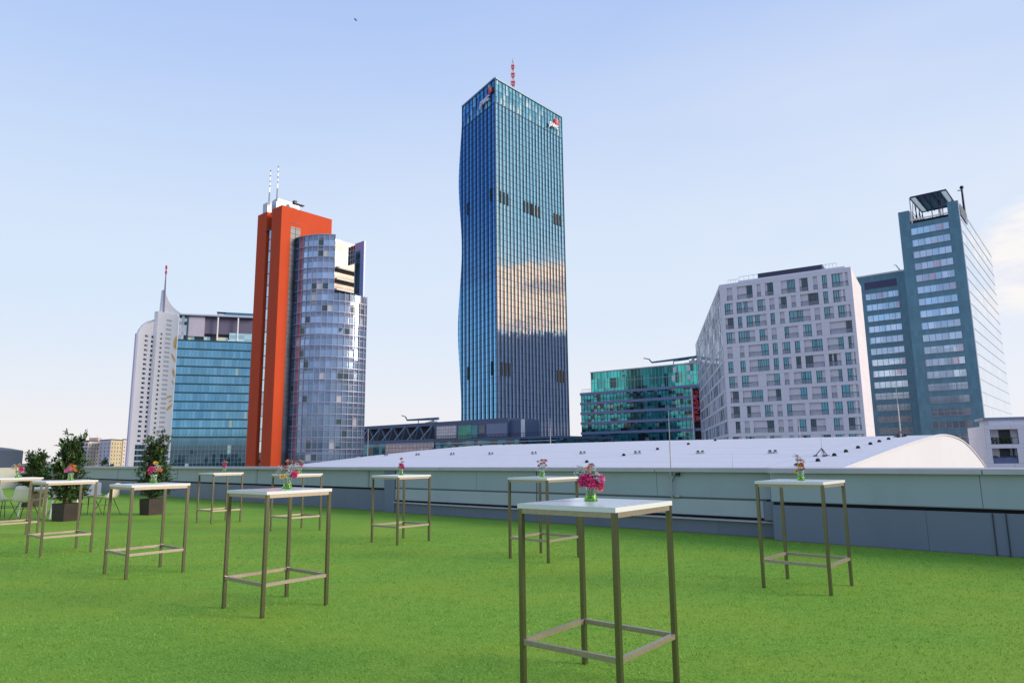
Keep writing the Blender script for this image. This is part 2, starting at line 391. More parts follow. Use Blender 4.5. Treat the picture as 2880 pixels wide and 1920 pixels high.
mb = MB(); dbox(mb, -14.30, -9.6, 11.80, 11.88, .622, 1.07); dbox(mb, -9.58, -4.50, 11.80, 11.88, .622, 1.07); mb.build('upper_panel', M['panel'], par, bevel=.004)
mb = MB(); dbox(mb, -4.42, 1.2, 11.50, 11.60, .612, 1.07); dbox(mb, 1.22, 24, 11.50, 11.60, .612, 1.07); mb.build('upper_panel', M['panel'], par, bevel=.004)
mb = MB(); dbox(mb, -14.30, -9.6, 11.79, 11.87, .315, .595); dbox(mb, -9.58, -4.62, 11.79, 11.87, .315, .595); mb.build('lower_panel', M['panel2'], par, bevel=.004)
mb = MB(); dbox(mb, -45.2, -14.76, 11.90, 12.01, 0, .548); mb.build('base_panel', M['basepanel'], par)
mb = MB(); dbox(mb, -14.30, -4.44, 11.80, 11.95, 0, .245); mb.build('base_panel', M['basepanel'], par)
mb = MB(); dbox(mb, -4.42, 24, 11.52, 11.70, 0, .560); mb.build('base_panel', M['basepanel'], par)
mb = MB(); dbox(mb, -14.30, -4.44, 11.72, 11.95, .246, .270); mb.build('ledge', M['cap'], par, bevel=.004)
mb = MB(); dbox(mb, -14.74, -14.31, 11.78, 11.98, 0, 1.07); mb.build('pier', M['basepanel'], par)
mb = MB(); dbox(mb, -4.60, -4.425, 11.62, 11.80, .30, .60); mb.build('pier', M['basepanel'], par)
for a in (-1.42, -1.27, 4.5, 4.65):
    mb = MB(); dbox(mb, a - .006, a + .006, 11.505, 11.519, 0, .556); mb.build('sheet_joint', M['dark'], par)
mb = MB(); dbox(mb, -45.32, -45.0, -28, 11.7, 0, 1.10); 
o = tag(mb.build('side_parapet', cladding('cream_panel', (.52, .52, .46), 2.5, 40, .02, .5), loc=dk(-45, 0, 0)), 'cream coloured side parapet closing the left end of the roof terrace', 'parapet wall')  # sunset light on this wall is put into its cream colour

# ------------------------------------------------------------------ white wing roof beyond the parapet
def prof(t):
    pts = [(13.2, -.48), (28, .78), (38, 1.66), (45, 2.18), (49, 2.36), (54, 2.16), (57.7, 1.67), (61.7, .78), (64.3, .03), (67, -1.6), (69, -4)]
    if t <= pts[0][0]: return pts[0][1]
    for i in range(len(pts) - 1):
        if t <= pts[i + 1][0]:
            p0 = pts[max(i - 1, 0)]; p1, p2 = pts[i], pts[i + 1]; p3 = pts[min(i + 2, len(pts) - 1)]
            k = (t - p1[0]) / (p2[0] - p1[0]); m1 = (p2[1] - p0[1]) / (p2[0] - p0[0]) * (p2[0] - p1[0]); m2 = (p3[1] - p1[1]) / (p3[0] - p1[0]) * (p2[0] - p1[0])
            return (2*k**3 - 3*k*k + 1) * p1[1] + (k**3 - 2*k*k + k) * m1 + (-2*k**3 + 3*k*k) * p2[1] + (k**3 - k*k) * m2
    return pts[-1][1]
def roofz(s, t):
    z = prof(t) + .10 * max(0, min(1, (-8 - s) / 20))
    x = -45 - s
    if x > 0: z -= .077 * (x * x / 6 if x < 3 else (x - 1.5))
    return z
SE = -8.0
roof = thing('vaulted_hall_roof', 'big white wing shaped hall roof beyond the parapet', 'building', dk(-30, 40, -20))
S_ = [SE - i * 2.0 for i in range(0, 46)]; T_ = [13.2 + i * 1.2 for i in range(0, 47)]
mb = MB(); mb.grid([[dk(s, t, roofz(s, t)) for s in S_] for t in T_], uvf=lambda i, j: (T_[i] , S_[j]))
for f in mb.uv:
    for k in range(4): f[k] = (-f[k][1] * 1., f[k][0])
mb.build('roof_shell', M['membrane'], roof, weld=True)
mb = MB()
for i in range(len(T_) - 1):
    mb.poly([dk(SE, T_[i], -20), dk(SE, T_[i + 1], -20), dk(SE, T_[i + 1], roofz(SE, T_[i + 1])), dk(SE, T_[i], roofz(SE, T_[i]))])
mb.poly([dk(S_[-1], 13.2, -20), dk(SE, 13.2, -20), dk(SE, 13.2, roofz(SE, 13.2)), dk(S_[-1], 13.2, roofz(S_[-1], 13.2))])
mb.build('end_wall', M['endwall'], roof, weld=True)
mb = MB()
for i in range(len(T_) - 1):
    a, b = dk(SE, T_[i], roofz(SE, T_[i])), dk(SE, T_[i + 1], roofz(SE, T_[i + 1]))
    mb.box(a - V((0, 0, .02)) - E1 * .05, b - a, E1 * .12, V((0, 0, .07)))
mb.build('edge_trim', M['white'], roof)
def vent(s, t, label, double=False):
    z = roofz(s, t)
    th_ = thing('roof_vent', label, 'roof vent', dk(s, t, z), 'small vents on the white roof')
    if double:
        for k in (-.12, .12):
            m_ = MB(); c = dk(s + k * 1.1, t, roofz(s + k * 1.1, t)); m_.cbox((c.x, c.y, c.z - .02), .17, .17, .11); m_.cbox((c.x, c.y, c.z + .09), .10, .10, .08, 1); m_.build('cowl', [M['greymetal'], M['dark']], th_)
    else:
        m_ = MB(); c = dk(s, t, z); m_.lathe([(.10, -.03), (.10, .03), (.085, .09), (.045, .125), (0, .135)], c, 10); m_.build('cowl', M['black'], th_)
for k in range(14):
    t = 20.5 + k * 2.05 + (.25 if k % 3 == 0 else 0)
    vent(-9.7, t, 'black dome vent, %s from the bottom in the row along the right roof edge' % ORD[k])
for k, t in enumerate((17.5, 20.6, 23.4, 26.6, 30.0, 33.6, 37.4, 41.4, 45.4)):
    vent(-21.0, t, 'black dome vent, %s from the bottom in the middle row climbing the white roof' % ORD[k])
for k in range(11):
    s = -13 - k * 3.9
    vent(s, 34.5 + k * .12, 'paired grey vent cowls, %s from the right in the row across the white roof' % ORD[k], True)
for k in range(9):
    vent(-16 - k * 3.8, 48.6, 'black dome vent, %s from the right on the crest of the white roof' % ORD[k])
for k, (s, t) in enumerate(((-71, 47.5), (-66.5, 46), (-62.6, 46.3), (-58.4, 46), (-54.6, 44.5), (-52.2, 45), (-50.4, 46.3), (-49, 44.5), (-47.6, 43.6), (-46, 45.2), (-44, 46.2), (-42, 47.1), (-40, 47.6))):
    vent(s, t, 'black dome vent, %s from the left on the sloping left end of the roof' % ORD[k])
def rod(base, h, r, label, tripod=False, extra=None):
    t_ = thing('lightning_rod', label, 'lightning rod', base, 'lightning rods')
    m_ = MB(); m_.tube(base, V(base) + V((0, 0, h * .6)), r, r * .8, 8); m_.tube(V(base) + V((0, 0, h * .6)), V(base) + V((0, 0, h)), r * .55, r * .35, 6); m_.build('pole', M['greymetal'], t_)
    if tripod:
        m_ = MB()
        for k in range(3):
            a = k * 2.094 + .4; e = V(base) + V((math.cos(a) * .30, math.sin(a) * .30, .02)); m_.tube(V(base) + V((0, 0, .35)), e, .02); m_.cbox((e.x, e.y, e.z - .03), .14, .14, .06)
        m_.build('tripod_base', M['dark'], t_)
    return t_
def rbase(s, t): return dk(s, t, roofz(s, t))
rod(rbase(-9.7, 46), 3.2, .035, 'lightning rod near the crest at the right end of the white roof', True)
rod(rbase(-10.2, 33), 1.0, .018, 'short lightning rod with a dark tripod base on the right side of the white roof', True)
rod(rbase(-38, 48.8), 2.2, .035, 'pale lightning rod on the roof crest before the blue tower')
rod(rbase(-62, 47.2), 3.3, .04, 'pale lightning rod on the left slope of the white roof')
rod(rbase(-16, 47.5), 1.3, .02, 'short lightning rod on the crest in front of the white apartment block')
rod(rbase(-10.5, 24), .95, .012, 'thin lightning rod low on the white roof near the flower table')
b = dk(-6.33, 11.74, .60)
lr = thing('parapet_lightning_rod', 'tall thin lightning rod clamped to the parapet with a cable', 'lightning rod', b, 'lightning rods')
m_ = MB(); m_.tube(b, b + V((0, 0, .95)), .012, n=8); m_.tube(b + V((0, 0, .95)), b + V((0, 0, 1.60)), .008, .004, 6); m_.build('pole', M['greymetal'], lr)
for z in (.62, 1.03):
    m_ = MB(); dbox(m_, -6.36, -6.20, 11.76, 11.80, z, z + .035); dbox(m_, -6.345, -6.315, 11.70, 11.78, z + .004, z + .03); m_.build('clamp', M['greymetal'], lr)
m_ = MB(); pts = [dk(-6.27, 11.73, 1.12), dk(-6.22, 11.70, 1.05), dk(-6.26, 11.72, .97), dk(-6.31, 11.73, .90)]
for p_, q_ in zip(pts, pts[1:]): m_.tube(p_, q_, .006, n=6)
m_.build('cable', M['dark'], lr)
m_ = MB(); dbox(m_, -6.24, -6.18, 11.73, 11.79, 1.0, 1.06); m_.build('cable_box', M['dark'], lr)

# ------------------------------------------------------------------ glass tower (tall, centre)
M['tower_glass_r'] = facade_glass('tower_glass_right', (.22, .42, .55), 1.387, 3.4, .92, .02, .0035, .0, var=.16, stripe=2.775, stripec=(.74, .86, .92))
M['tower_glass_l'] = facade_glass('tower_glass_left', (.035, .15, .36), 2.0, 3.4, .92, .02, .0035, .0, var=.18, stripe=4.0, stripec=(.17, .50, .78))  # darker left tint: deep blue sky reflection put into the glass colour
M['fin'] = plain('blue_black_fin', (.012, .03, .045), .35, .4)
N_, L_, R_ = onz(1392.6, 220.2, 200), onz(1300.4, 300.9, 200), onz(1579.3, 329.7, 200)
tw = thing('glass_skyscraper', 'tallest tower, dark blue glass with a folded left edge and red white mast', 'skyscraper', (N_.x + 5, N_.y + 30, -20))
FL, FR_ = Fr(L_, N_), Fr(N_, R_)
zs = [200, 155, 115, 70, 26, -20]; ks = [0, -4.3, -.7, -5.0, -1.2, -4.0]
def leftk(z):
    for i in range(5):
        if z >= zs[i + 1]:
            f = (zs[i] - z) / (zs[i] - zs[i + 1]); f = f * f * (3 - 2 * f); return ks[i] + (ks[i + 1] - ks[i]) * f
    return ks[-1]
Bk = V((L_.x + R_.x - N_.x, L_.y + R_.y - N_.y, 0))
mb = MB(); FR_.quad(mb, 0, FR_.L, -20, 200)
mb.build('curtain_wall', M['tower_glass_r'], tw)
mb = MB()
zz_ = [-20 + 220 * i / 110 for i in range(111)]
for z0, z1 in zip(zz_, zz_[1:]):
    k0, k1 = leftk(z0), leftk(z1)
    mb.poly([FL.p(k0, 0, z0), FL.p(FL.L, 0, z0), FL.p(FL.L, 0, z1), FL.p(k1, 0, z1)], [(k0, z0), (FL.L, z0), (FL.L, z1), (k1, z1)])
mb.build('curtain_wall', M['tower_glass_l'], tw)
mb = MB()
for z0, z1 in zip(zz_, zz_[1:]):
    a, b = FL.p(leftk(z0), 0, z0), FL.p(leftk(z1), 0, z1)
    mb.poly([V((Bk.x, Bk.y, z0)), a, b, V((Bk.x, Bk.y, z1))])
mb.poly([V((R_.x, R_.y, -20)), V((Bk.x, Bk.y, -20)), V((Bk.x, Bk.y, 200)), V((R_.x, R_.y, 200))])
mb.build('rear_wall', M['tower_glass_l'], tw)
mb = MB(); mb.poly([FL.p(0, -.1, 199), FL.p(FL.L, -.1, 199), FR_.p(FR_.L, -.1, 199), V((Bk.x, Bk.y, 199))]); mb.build('roof', M['concrete'], tw)
# fins, floor lines, crown
nm = 21; md = FR_.L / nm
mb = MB()
for i in range(nm + 1): FR_.box(mb, i * md - .11, i * md + .11, -20, 199.6, 0.02, .28)
mb.build('facade_fins', M['fin'], tw)
mb = MB()
for i in range(0, 10):
    a = FL.L - i * 4.0
    FL.box(mb, a - .17, a + .17, -20, 199.6, 0.02, .30)
mb.build('facade_fins', M['fin'], tw)
mb = MB(); mb2 = MB()
for k in range(65):
    z = 196.6 - k * 3.4
    if z < -15: break
    th_ = .11 if abs(z - 186.7) > 1.8 else .5
    FR_.box(mb, 0, FR_.L, z - th_, z, 0.01, .10); FL.box(mb2, leftk(z), FL.L, z - th_, z, 0.01, .10)
mb.build('floor_bands', M['fin'], tw); mb2.build('floor_bands', M['fin'], tw)
mb = MB(); FR_.quad(mb, 0, FR_.L, 187.0, 199.6, .012); mb.build('crown_glazing', facade_glass('crown_glass_right', (.40, .66, .76), 1.387, 3.4, .9, .03, .012, .0, light=.12, lightc=(.75, .85, .85), var=.25), tw)
mb = MB(); FL.quad(mb, 0, FL.L, 187.0, 199.6, .012); mb.build('crown_glazing', facade_glass('crown_glass_left', (.12, .42, .70), 2.0, 3.4, .85, .03, .012, .0, light=.14, lightc=(.45, .70, .80), var=.35), tw)
mb = MB(); FR_.box(mb, -.1, FR_.L + .1, 199.6, 200.5, -.6, .5); FL.box(mb, 0, FL.L, 199.6, 200.5, -.6, .5); mb.build('crown_rim', plain('crown_metal', (.20, .32, .42), .4, .4), tw)
def louvre(F, a0, a1, z0, z1):
    m_ = MB(); F.box(m_, a0, a1, z0, z1, .03, .30)
    m_.build('louvre', M['black'], tw)
for a in (2.4, 5.2, 8.0, 21.7, 24.5, 27.2, 28.8, 31.8, 34.5, 48.3, 51.0, 53.8): louvre(FR_, a + .1, a + 1.3, 131.2, 137.8)
for a in (2.4, 5.2, 8.0, 48.3, 51.0, 53.8): louvre(FR_, a, a + 1.3, 41, 47.8)
for a in (5.8, 30.1): louvre(FL, a, a + 2.2, 133, 140); louvre(FL, a, a + 2.2, 41.5, 48.5)
M['signwhite'] = plain('sign_white', (.85, .85, .88), .4, 0, .01)
M['signblack'] = plain('sign_black', (.01, .01, .012), .6, 0, .01)
M['signred'] = plain('sign_red', (.75, .03, .06), .4, 0, .02); M['signorange'] = plain('sign_orange', (.90, .35, .04), .4, 0, .02); M['signpink'] = plain('sign_pink', (.78, .05, .22), .4, 0, .02)
def text_mesh(s, size, F, a, z, w, mat, depth=.15, name='lettering', parent=None, shear=0, rot=False, sx=1.0, bold=0.0):
    cu = D.curves.new('t', 'FONT'); cu.body = s; cu.size = size; cu.extrude = depth / 2; cu.offset = bold; cu.shear = shear
    to = D.objects.new('t', cu); col.objects.link(to)
    me = D.meshes.new_from_object(to); D.objects.remove(to); D.curves.remove(cu)
    off = V(parent['_o']) if parent is not None and '_o' in parent.keys() else V((0, 0, 0))
    for v in me.vertices:
        x, y, zz = v.co; x *= sx
        if rot: x, y = -y, x
        v.co = F.p(a + x, w + zz, z + y) - off
    me.materials.clear(); me.materials.append(mat)
    o = D.objects.new(name, me); col.objects.link(o)
    if parent is not None: o.parent = parent
    return o
def emblem(F, a, z, sc):
    for nm_, a0, a1, z0, z1, w, mt in (('emblem_block', 1.2, 4.0, 2.1, 5.6, 1.0, M['signred']), ('emblem_block', 3.1, 4.9, 2.6, 4.9, 1.15, M['signorange']), ('emblem_block', 2.0, 5.6, .9, 2.7, 1.08, M['signpink']), ('emblem_block', -1.2, 1.2, .3, 1.3, 1.0, M['signred'])):
        m_ = MB(); F.box(m_, a + a0 * sc, a + a1 * sc, z + z0 * sc, z + z1 * sc, .5, w); m_.build(nm_, mt, tw)
text_mesh('pwc', 5.9, FL, 21.2, 189.8, .9, M['signwhite'], .5, 'lettering', tw, .2, bold=.12)
emblem(FL, 29.4, 192.2, .82)
text_mesh('pwc', 5.2, FR_, 44.4, 189.6, 1.2, M['signwhite'], .5, 'lettering', tw, .2, bold=.12)
emblem(FR_, 50.0, 192.2, .72)
# mast
b = atd(1443, 252, 360); b.z = 199; top = 221.5
for k in range(9):
    z0 = 199 + k * 2.5; m_ = MB(); r = 1.15 - .06 * k
    for (dx, dy) in ((-r, -r), (r, -r), (r, r), (-r, r)): m_.tube((b.x + dx, b.y + dy, z0), (b.x + dx, b.y + dy, z0 + 2.5), .26, n=5)
    for s_ in (-1, 1): m_.tube((b.x - r * s_, b.y - r, z0), (b.x + r * s_, b.y - r, z0 + 2.5), .20, n=4); m_.tube((b.x - r, b.y + r * s_, z0), (b.x - r, b.y - r * s_, z0 + 2.5), .20, n=4)
    m_.cbox((b.x, b.y, z0), 2 * r + .4, 2 * r + .4, .35)
    m_.build('mast_segment', M['signred'] if k % 2 else M['white'], tw)
m_ = MB(); m_.tube((b.x, b.y, 221), (b.x, b.y, 223.5), .15, .05); m_.build('mast_tip', M['dark'], tw)

# ------------------------------------------------------------------ red tower and glass half cylinder
M['redl'] = cladding('red_fibre_cement', (.62, .068, .010), 2.2, 3.4, .03, .8, .025, .10, .03)
N3, R3, L3 = onz(793.3, 576.4, 72), onz(933, 617.8, 72), onz(725.7, 606.5, 72)
rt = thing('red_tower', 'orange red slab tower with a vertical slot and two thin masts', 'tower', (-66, 195, -20))
A3, B3 = Fr(L3, N3), Fr(N3, R3)
mb = MB()
def pr(mb, F, a0, a1, w0, w1, z0, z1): F.box(mb, a0, a1, z0, z1, w0, w1)
pr(mb, A3, 0, 5.17, -16.5, 0, -20, 72); pr(mb, A3, 7.86, A3.L, -16.61, 0, -20, 72); pr(mb, A3, 5.17, 7.86, -16.0, -4.5, -20, 71.2)
mb.build('wall', M['redl'], rt)
mb = MB(); pr(mb, A3, 5.2, 7.83, -4.49, -4.3, -20, 71); mb.build('slot_lining', M['black'], rt)  # black sheet paints the deep shade at the back of the slot
mb = MB(); pr(mb, A3, 6.75, 7.84, -4.2, -.12, -20, 66); mb.build('stair_shaft', facade_glass('shaft_glass', (.62, .78, .88), 1.3, 3.3, .8, .05, .02, .04, light=.3, lightc=(.6, .65, .7)), rt)
mb = MB()
for k in range(24): pr(mb, A3, 6.7, 7.85, -.12, -.04, -14 + k * 3.35, -13.82 + k * 3.35)
pr(mb, A3, 4.7, 7.85, -.6, .12, 66, 66.35); mb.build('shaft_rails', M['dark'], rt)
M['darkglass'] = facade_glass('dark_window_glass', (.07, .10, .14), 1.6, 1.6, .35, .08, .01, .25, var=.4)
mb = MB(); B3.quad(mb, 3.0, 6.2, -20, 66.5, .06)
mb.build('window_strip', cladding('slate_glazed_strip', (.045, .065, .10), 1.6, 3.2, .02, .35, .5, .3), rt)
mb = MB()
for k in range(52): B3.box(mb, 3.0, 6.2, -14 + k * 1.6, -13.88 + k * 1.6, .05, .12)
B3.box(mb, 4.55, 4.67, 0, 66.5, .05, .14); mb.build('strip_glazing_bars', M['dark'], rt)
def roofbox(parent, name, mat, H, z0, l, c, r):
    P_ = [onz(*q, H) for q in (l, c, r)]; bk = P_[0] + P_[2] - P_[1]
    m_ = MB(); prism(m_, [P_[0], P_[1], P_[2], bk], z0, H); return m_.build(name, mat, parent)
M['plant'] = cladding('pale_plant_screen', (.62, .63, .68), .6, 4, .02, .4, .05, .4, metal=.3)
roofbox(rt, 'plant_room', M['plant'], 76.2, 71.9, (765.5, 566), (778.3, 557), (842, 577))
roofbox(rt, 'plant_room', M['plant'], 74.9, 71.9, (740, 575), (753.4, 568), (764.5, 571))
for (u0, v0, v1, u1) in ((756.9, 567, 481, 759.3), (779.2, 556, 469.3, 782.7)):
    p0, p1 = atd(u0, v0, 202.5), atd(u1, v1, 202.5); p1.x, p1.y = p0.x, p0.y
    m_ = MB(); m_.tube(p0 - V((0, 0, 1)), p0 + (p1 - p0) * .28, .28, .22, 8); m_.tube(p0 + (p1 - p0) * .28, p1, .10, .07, 6)
    for f in (.28, .50, .66, .84, 1.0): c = p0 + (p1 - p0) * f; m_.tube(c - V((0, 0, .2)), c + V((0, 0, .2)), .16, n=6, m=1)
    m_.build('mast', [M['greymetal'], M['dark']], rt)
m_ = MB(); p = onz(822, 574, 75.2)
m_.box(p, B3.d * 3.4, A3.d * 1.2, V((0, 0, .18))); m_.box(p - V((0, 0, .1)), B3.d * .9, A3.d * 1.2, V((0, 0, 1.0)));
for k in range(5): m_.tube(p + B3.d * (.8 * k), p + B3.d * (.8 * k + .7) + V((0, 0, .8)), .06)
m_.build('facade_lift', M['dark'], rt)

cy = thing('glass_cylinder_tower', 'rounded silver glass office tower beside the red slab', 'office tower', (-52, 194, -20))
Ap, Mp, Bp = V((-61.08, 189.90, 0)), V((-49.40, 187.31, 0)), V((-42.66, 192.08, 0))
def circ(a, b, c):
    ax, ay, bx, by, cx, cy_ = a.x, a.y, b.x, b.y, c.x, c.y
    d = 2 * (ax * (by - cy_) + bx * (cy_ - ay) + cx * (ay - by))
    ux = ((ax*ax+ay*ay)*(by-cy_)+(bx*bx+by*by)*(cy_-ay)+(cx*cx+cy_*cy_)*(ay-by))/d
    uy = ((ax*ax+ay*ay)*(cx-bx)+(bx*bx+by*by)*(ax-cx)+(cx*cx+cy_*cy_)*(bx-ax))/d
    return V((ux, uy, 0))
Cc = circ(Ap, Mp, Bp); Rc = (Ap - Cc).length
ang = lambda p: math.atan2(p.y - Cc.y, p.x - Cc.x)
aA, aM, aB = ang(Ap), ang(Mp), ang(Bp)
def cp_(t, z, dr=0): return V((Cc.x + (Rc + dr) * math.cos(t), Cc.y + (Rc + dr) * math.sin(t), z))
HC, ZC = 63.5, 46.94
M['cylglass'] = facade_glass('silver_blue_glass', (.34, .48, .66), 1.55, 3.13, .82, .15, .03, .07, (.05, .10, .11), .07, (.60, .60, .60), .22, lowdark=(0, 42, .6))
M['cylspandrel'] = facade_glass('spandrel_glass', (.20, .28, .40), 1.55, 3.13, .6, .12, .02, .03, (.14, .18, .20), .06, (.36, .38, .42), .15)
M['mull'] = plain('mauve_mullion', (.42, .43, .55), .45, .4)
FH = 3.13; npan = int(Rc * (aM - aA) / 1.55)
def arcband(mb, t0, t1, z0, z1, dr=0, m=0, n=None):
    n = n or max(2, int(round(abs(t1 - t0) * Rc / 1.5)))
    for i in range(n):
        a0 = t0 + (t1 - t0) * i / n; a1 = t0 + (t1 - t0) * (i + 1) / n; s0 = (a0 - aA) * Rc; s1 = (a1 - aA) * Rc
        mb.poly([cp_(a0, z0, dr), cp_(a1, z0, dr), cp_(a1, z1, dr), cp_(a0, z1, dr)], [(s0, z0), (s1, z0), (s1, z1), (s0, z1)], m)
def ringbar(mb, t0, t1, z0, z1, d0, d1, m=0):
    n = max(2, int(round(abs(t1 - t0) * Rc / 1.5)))
    for i in range(n):
        a0 = t0 + (t1 - t0) * i / n; a1 = t0 + (t1 - t0) * (i + 1) / n
        mb.poly([cp_(a0, z0, d1), cp_(a1, z0, d1), cp_(a1, z1, d1), cp_(a0, z1, d1)], m=m)
        mb.poly([cp_(a0, z1, d0), cp_(a0, z1, d1), cp_(a1, z1, d1), cp_(a1, z1, d0)], m=m); mb.poly([cp_(a0, z0, d1), cp_(a0, z0, d0), cp_(a1, z0, d0), cp_(a1, z0, d1)], m=m)
aE = aB + .16
mbm = MB()
k = 0; z = HC
rows_ = []
while z > -18:
    z1 = z - 1.28 if k else z - 1.5; z0 = z1 - 1.85
    rows_.append((z, z1, z0)); z = z0; k += 1
for (zt, zm, zb) in rows_:
    te = aE if zt <= ZC + .5 else aM
    mb = MB(); arcband(mb, aA, te, zb, zm); mb.build('glazing_band', M['cylglass'], cy)
    mb = MB(); arcband(mb, aA, te, zm, zt); mb.build('spandrel_band', M['cylspandrel'], cy)
    ringbar(mbm, aA, te, zt - .12, zt + .12, 0, .22); ringbar(mbm, aA, te, zm - .06, zm + .06, 0, .12)
mbm.build('ring_bars', M['mull'], cy)
mb = MB(); nS = 12; dA = (aM - aA) / 8
for i in range(0, int((aE - aA) / dA) + 2):
    t = min(aA + i * dA, aE); c = cp_(t, 0); rd = V((math.cos(t), math.sin(t), 0)); tg = V((-rd.y, rd.x, 0))
    ztop = HC if t <= aM + .01 else ZC
    w = .22 if abs(t - aM) < .02 and False else .11
    mb.box(c + tg * -w / 2 + V((0, 0, -20)), tg * w, rd * .24, V((0, 0, 20 + ztop)))
mb.build('mullions', M['mull'], cy)
W5 = Fr((-52.8, 200.4), (-48.0, 206.4)); zq = lambda z: CAMH + (z - CAMH) * 1.045
M['gold'] = facade_glass('bright_penthouse_glass', (.96, .90, .80), 3.0, 3.0, .8, .08, .006, .0, light=.3, lightc=(.85, .76, .60), var=.08)  # cream of the reflected cloud is partly put into the pane colours
mb = MB(); W5.quad(mb, 0, 10.5, zq(46.5), zq(HC + .2), 0)
mb.build('penthouse_wall', M['gold'], cy)
mb = MB(); mr = MB(); md_ = MB()
for z in (55.0, 51.7, 48.6):
    W5.box(mb, 0, 10.2, zq(z), zq(z) + .45, 0, 1.2); W5.box(md_, 0, 10.4, zq(z) - 1.0, zq(z), .02, .25)  # black bands paint the shade under the balcony slabs
    if z < 54:
        for i in range(26): W5.box(mr, .1 + i * .39, .20 + i * .39, zq(z) + .45, zq(z) + 1.5, 1.08, 1.14)
        W5.box(mr, 0, 10.2, zq(z) + 1.5, zq(z) + 1.6, 1.05, 1.17)
M['cream'] = plain('cream_balcony', (.72, .70, .62), .5, 0, .04)
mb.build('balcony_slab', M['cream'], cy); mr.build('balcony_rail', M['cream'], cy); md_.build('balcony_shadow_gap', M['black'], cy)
F6 = Fr((-48.6, 199.5), (-42.55, 194.0))
M['fing'] = facade_glass('fin_glass', (.04, .13, .14), 1.2, 1.5, .5, .05, .02, .4, var=.4)
mb = MB(); F6.box(mb, 0, 3.6, 57.9, HC, -.12, 0); mb.build('fin_screen', M['fing'], cy)
mb = MB()
for i in range(4): F6.box(mb, i * 1.2, i * 1.2 + .14, 57.9, HC, 0.01, .12)
for i in range(5): F6.box(mb, 0, 3.6, HC - i * 1.35 - .14, HC - i * 1.35, 0.012, .14)
mb.build('fin_glazing_bars', M['plant'], cy)
mb = MB(); F6.box(mb, 3.6, F6.L, -20, HC + .3, -.3, .25); mb.build('fin_wall', M['bluefin'] if 'bluefin' in M else plain('blue_grey_panel', (.30, .36, .62), .4, .2), cy)
mb = MB(); F6.box(mb, 4.1, 6.3, ZC, 61.2, .24, .30); mb.build('fin_inset', M['fing'], cy)
mb = MB()
core = [cp_(aA + (aE - aA) * i / 10, 0, -.15) for i in range(11)] + [V((-43.2, 195.2, 0)), V((-48.9, 200.1, 0)), V((-48.4, 206.0, 0)), V((-53.2, 201, 0)), V((-60, 192, 0))]
prism(mb, core, -20, ZC - .2); mb.build('core', M['cylspandrel'], cy)
core = [cp_(aA + (aM - aA) * i / 8, 0, -.15) for i in range(9)] + [V((-53.0, 200.2, 0)), V((-60.3, 191.0, 0))]
mb = MB(); prism(mb, core, ZC - .3, HC - .1); mb.build('core', M['cylspandrel'], cy)

# ------------------------------------------------------------------ teal glass office block
P0, P1 = onz(500.1, 953.3, 50), onz(705.7, 961.4, 50)
G = Fr(P0, P1)
tb = thing('teal_office_block', 'teal glass office block with canopy roof left of the red tower', 'office building', (P0.x + 15, P0.y + 20, -20))
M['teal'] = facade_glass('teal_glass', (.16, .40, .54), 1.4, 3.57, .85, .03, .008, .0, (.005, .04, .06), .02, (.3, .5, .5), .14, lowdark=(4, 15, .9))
mb = MB(); G.quad(mb, 0, 30, -20, 50); mb.poly([G.p(0, -22, -20), G.p(0, 0, -20), G.p(0, 0, 50), G.p(0, -22, 50)]); mb.poly([G.p(0, 0, 50), G.p(30, 0, 50), G.p(30, -22, 50), G.p(0, -22, 50)]); mb.build('curtain_wall', M['teal'], tb)
mb = MB()
for k in range(12): G.box(mb, 0, 30, 50 - 3.57 * k - .62, 50 - 3.57 * k - .05, .02, .09)
mb.build('floor_bands', plain('dark_teal_band', (.01, .06, .07), .3, .3), tb)
mb = MB()
for k in range(22): G.box(mb, k * 1.4, k * 1.4 + .07, -20, 50.05, .03, .13)
mb.build('mullions', plain('thin_grey_mullion', (.16, .27, .33), .4, .4), tb)
mb = MB()
for k in range(22): G.box(mb, k * 1.4, k * 1.4 + .10, -20, 9, .04, .16)
for k in range(9): G.box(mb, 0, 30, 9.2 - 1.79 * k - .05, 9.2 - 1.79 * k + .05, .04, .16)
mb.build('sun_screen_grid', plain('pale_grid', (.26, .38, .46), .4, .3), tb)
mb = MB(); mb.poly([G.p(-.2, .9, 60.5), G.p(30, .9, 61.0), G.p(30, -8, 61), G.p(-.2, -8, 60.5)]); mb.poly([G.p(-.2, .9, 60.0), G.p(-.2, .9, 60.5), G.p(-.2, -8, 60.5), G.p(-.2, -8, 60)]); mb.poly([G.p(-.2, .9, 60.0), G.p(30, .9, 60.2), G.p(30, .9, 61.0), G.p(-.2, .9, 60.5)]); mb.poly([G.p(-.2, .9, 60.0), G.p(-.2, -8, 60.0), G.p(30, -8, 60.2), G.p(30, .9, 60.2)])
mb.build('canopy', plain('pale_blue_metal', (.52, .58, .72), .4, .2), tb)
mb = MB(); G.quad(mb, 0, 3.0, 50, 60, -.3); mb.build('roof_glazing', facade_glass('roof_glazing', (.55, .55, .55), 1.0, 1.4, .8, .05, .04, .1), tb)
mb = MB(); G.box(mb, 3.0, 3.6, 50, 60, -3, .3); mb.build('fin_wall', plain('deep_teal_fin', (.01, .09, .15), .4), tb)
mb = MB(); G.box(mb, 3.6, 9.6, 51.5, 60, -4.5, -.4); mb.build('plant_wall', cladding('lilac_tiles', (.52, .50, .60), .9, .9, .03, .6, .03, .3), tb)
mb = MB(); G.box(mb, 9.6, 30, 53.0, 59.9, -7, -1.6); mb.build('plant_wall', cladding('dark_lilac_panel', (.15, .14, .22), 2.5, 8, .03, .5), tb)
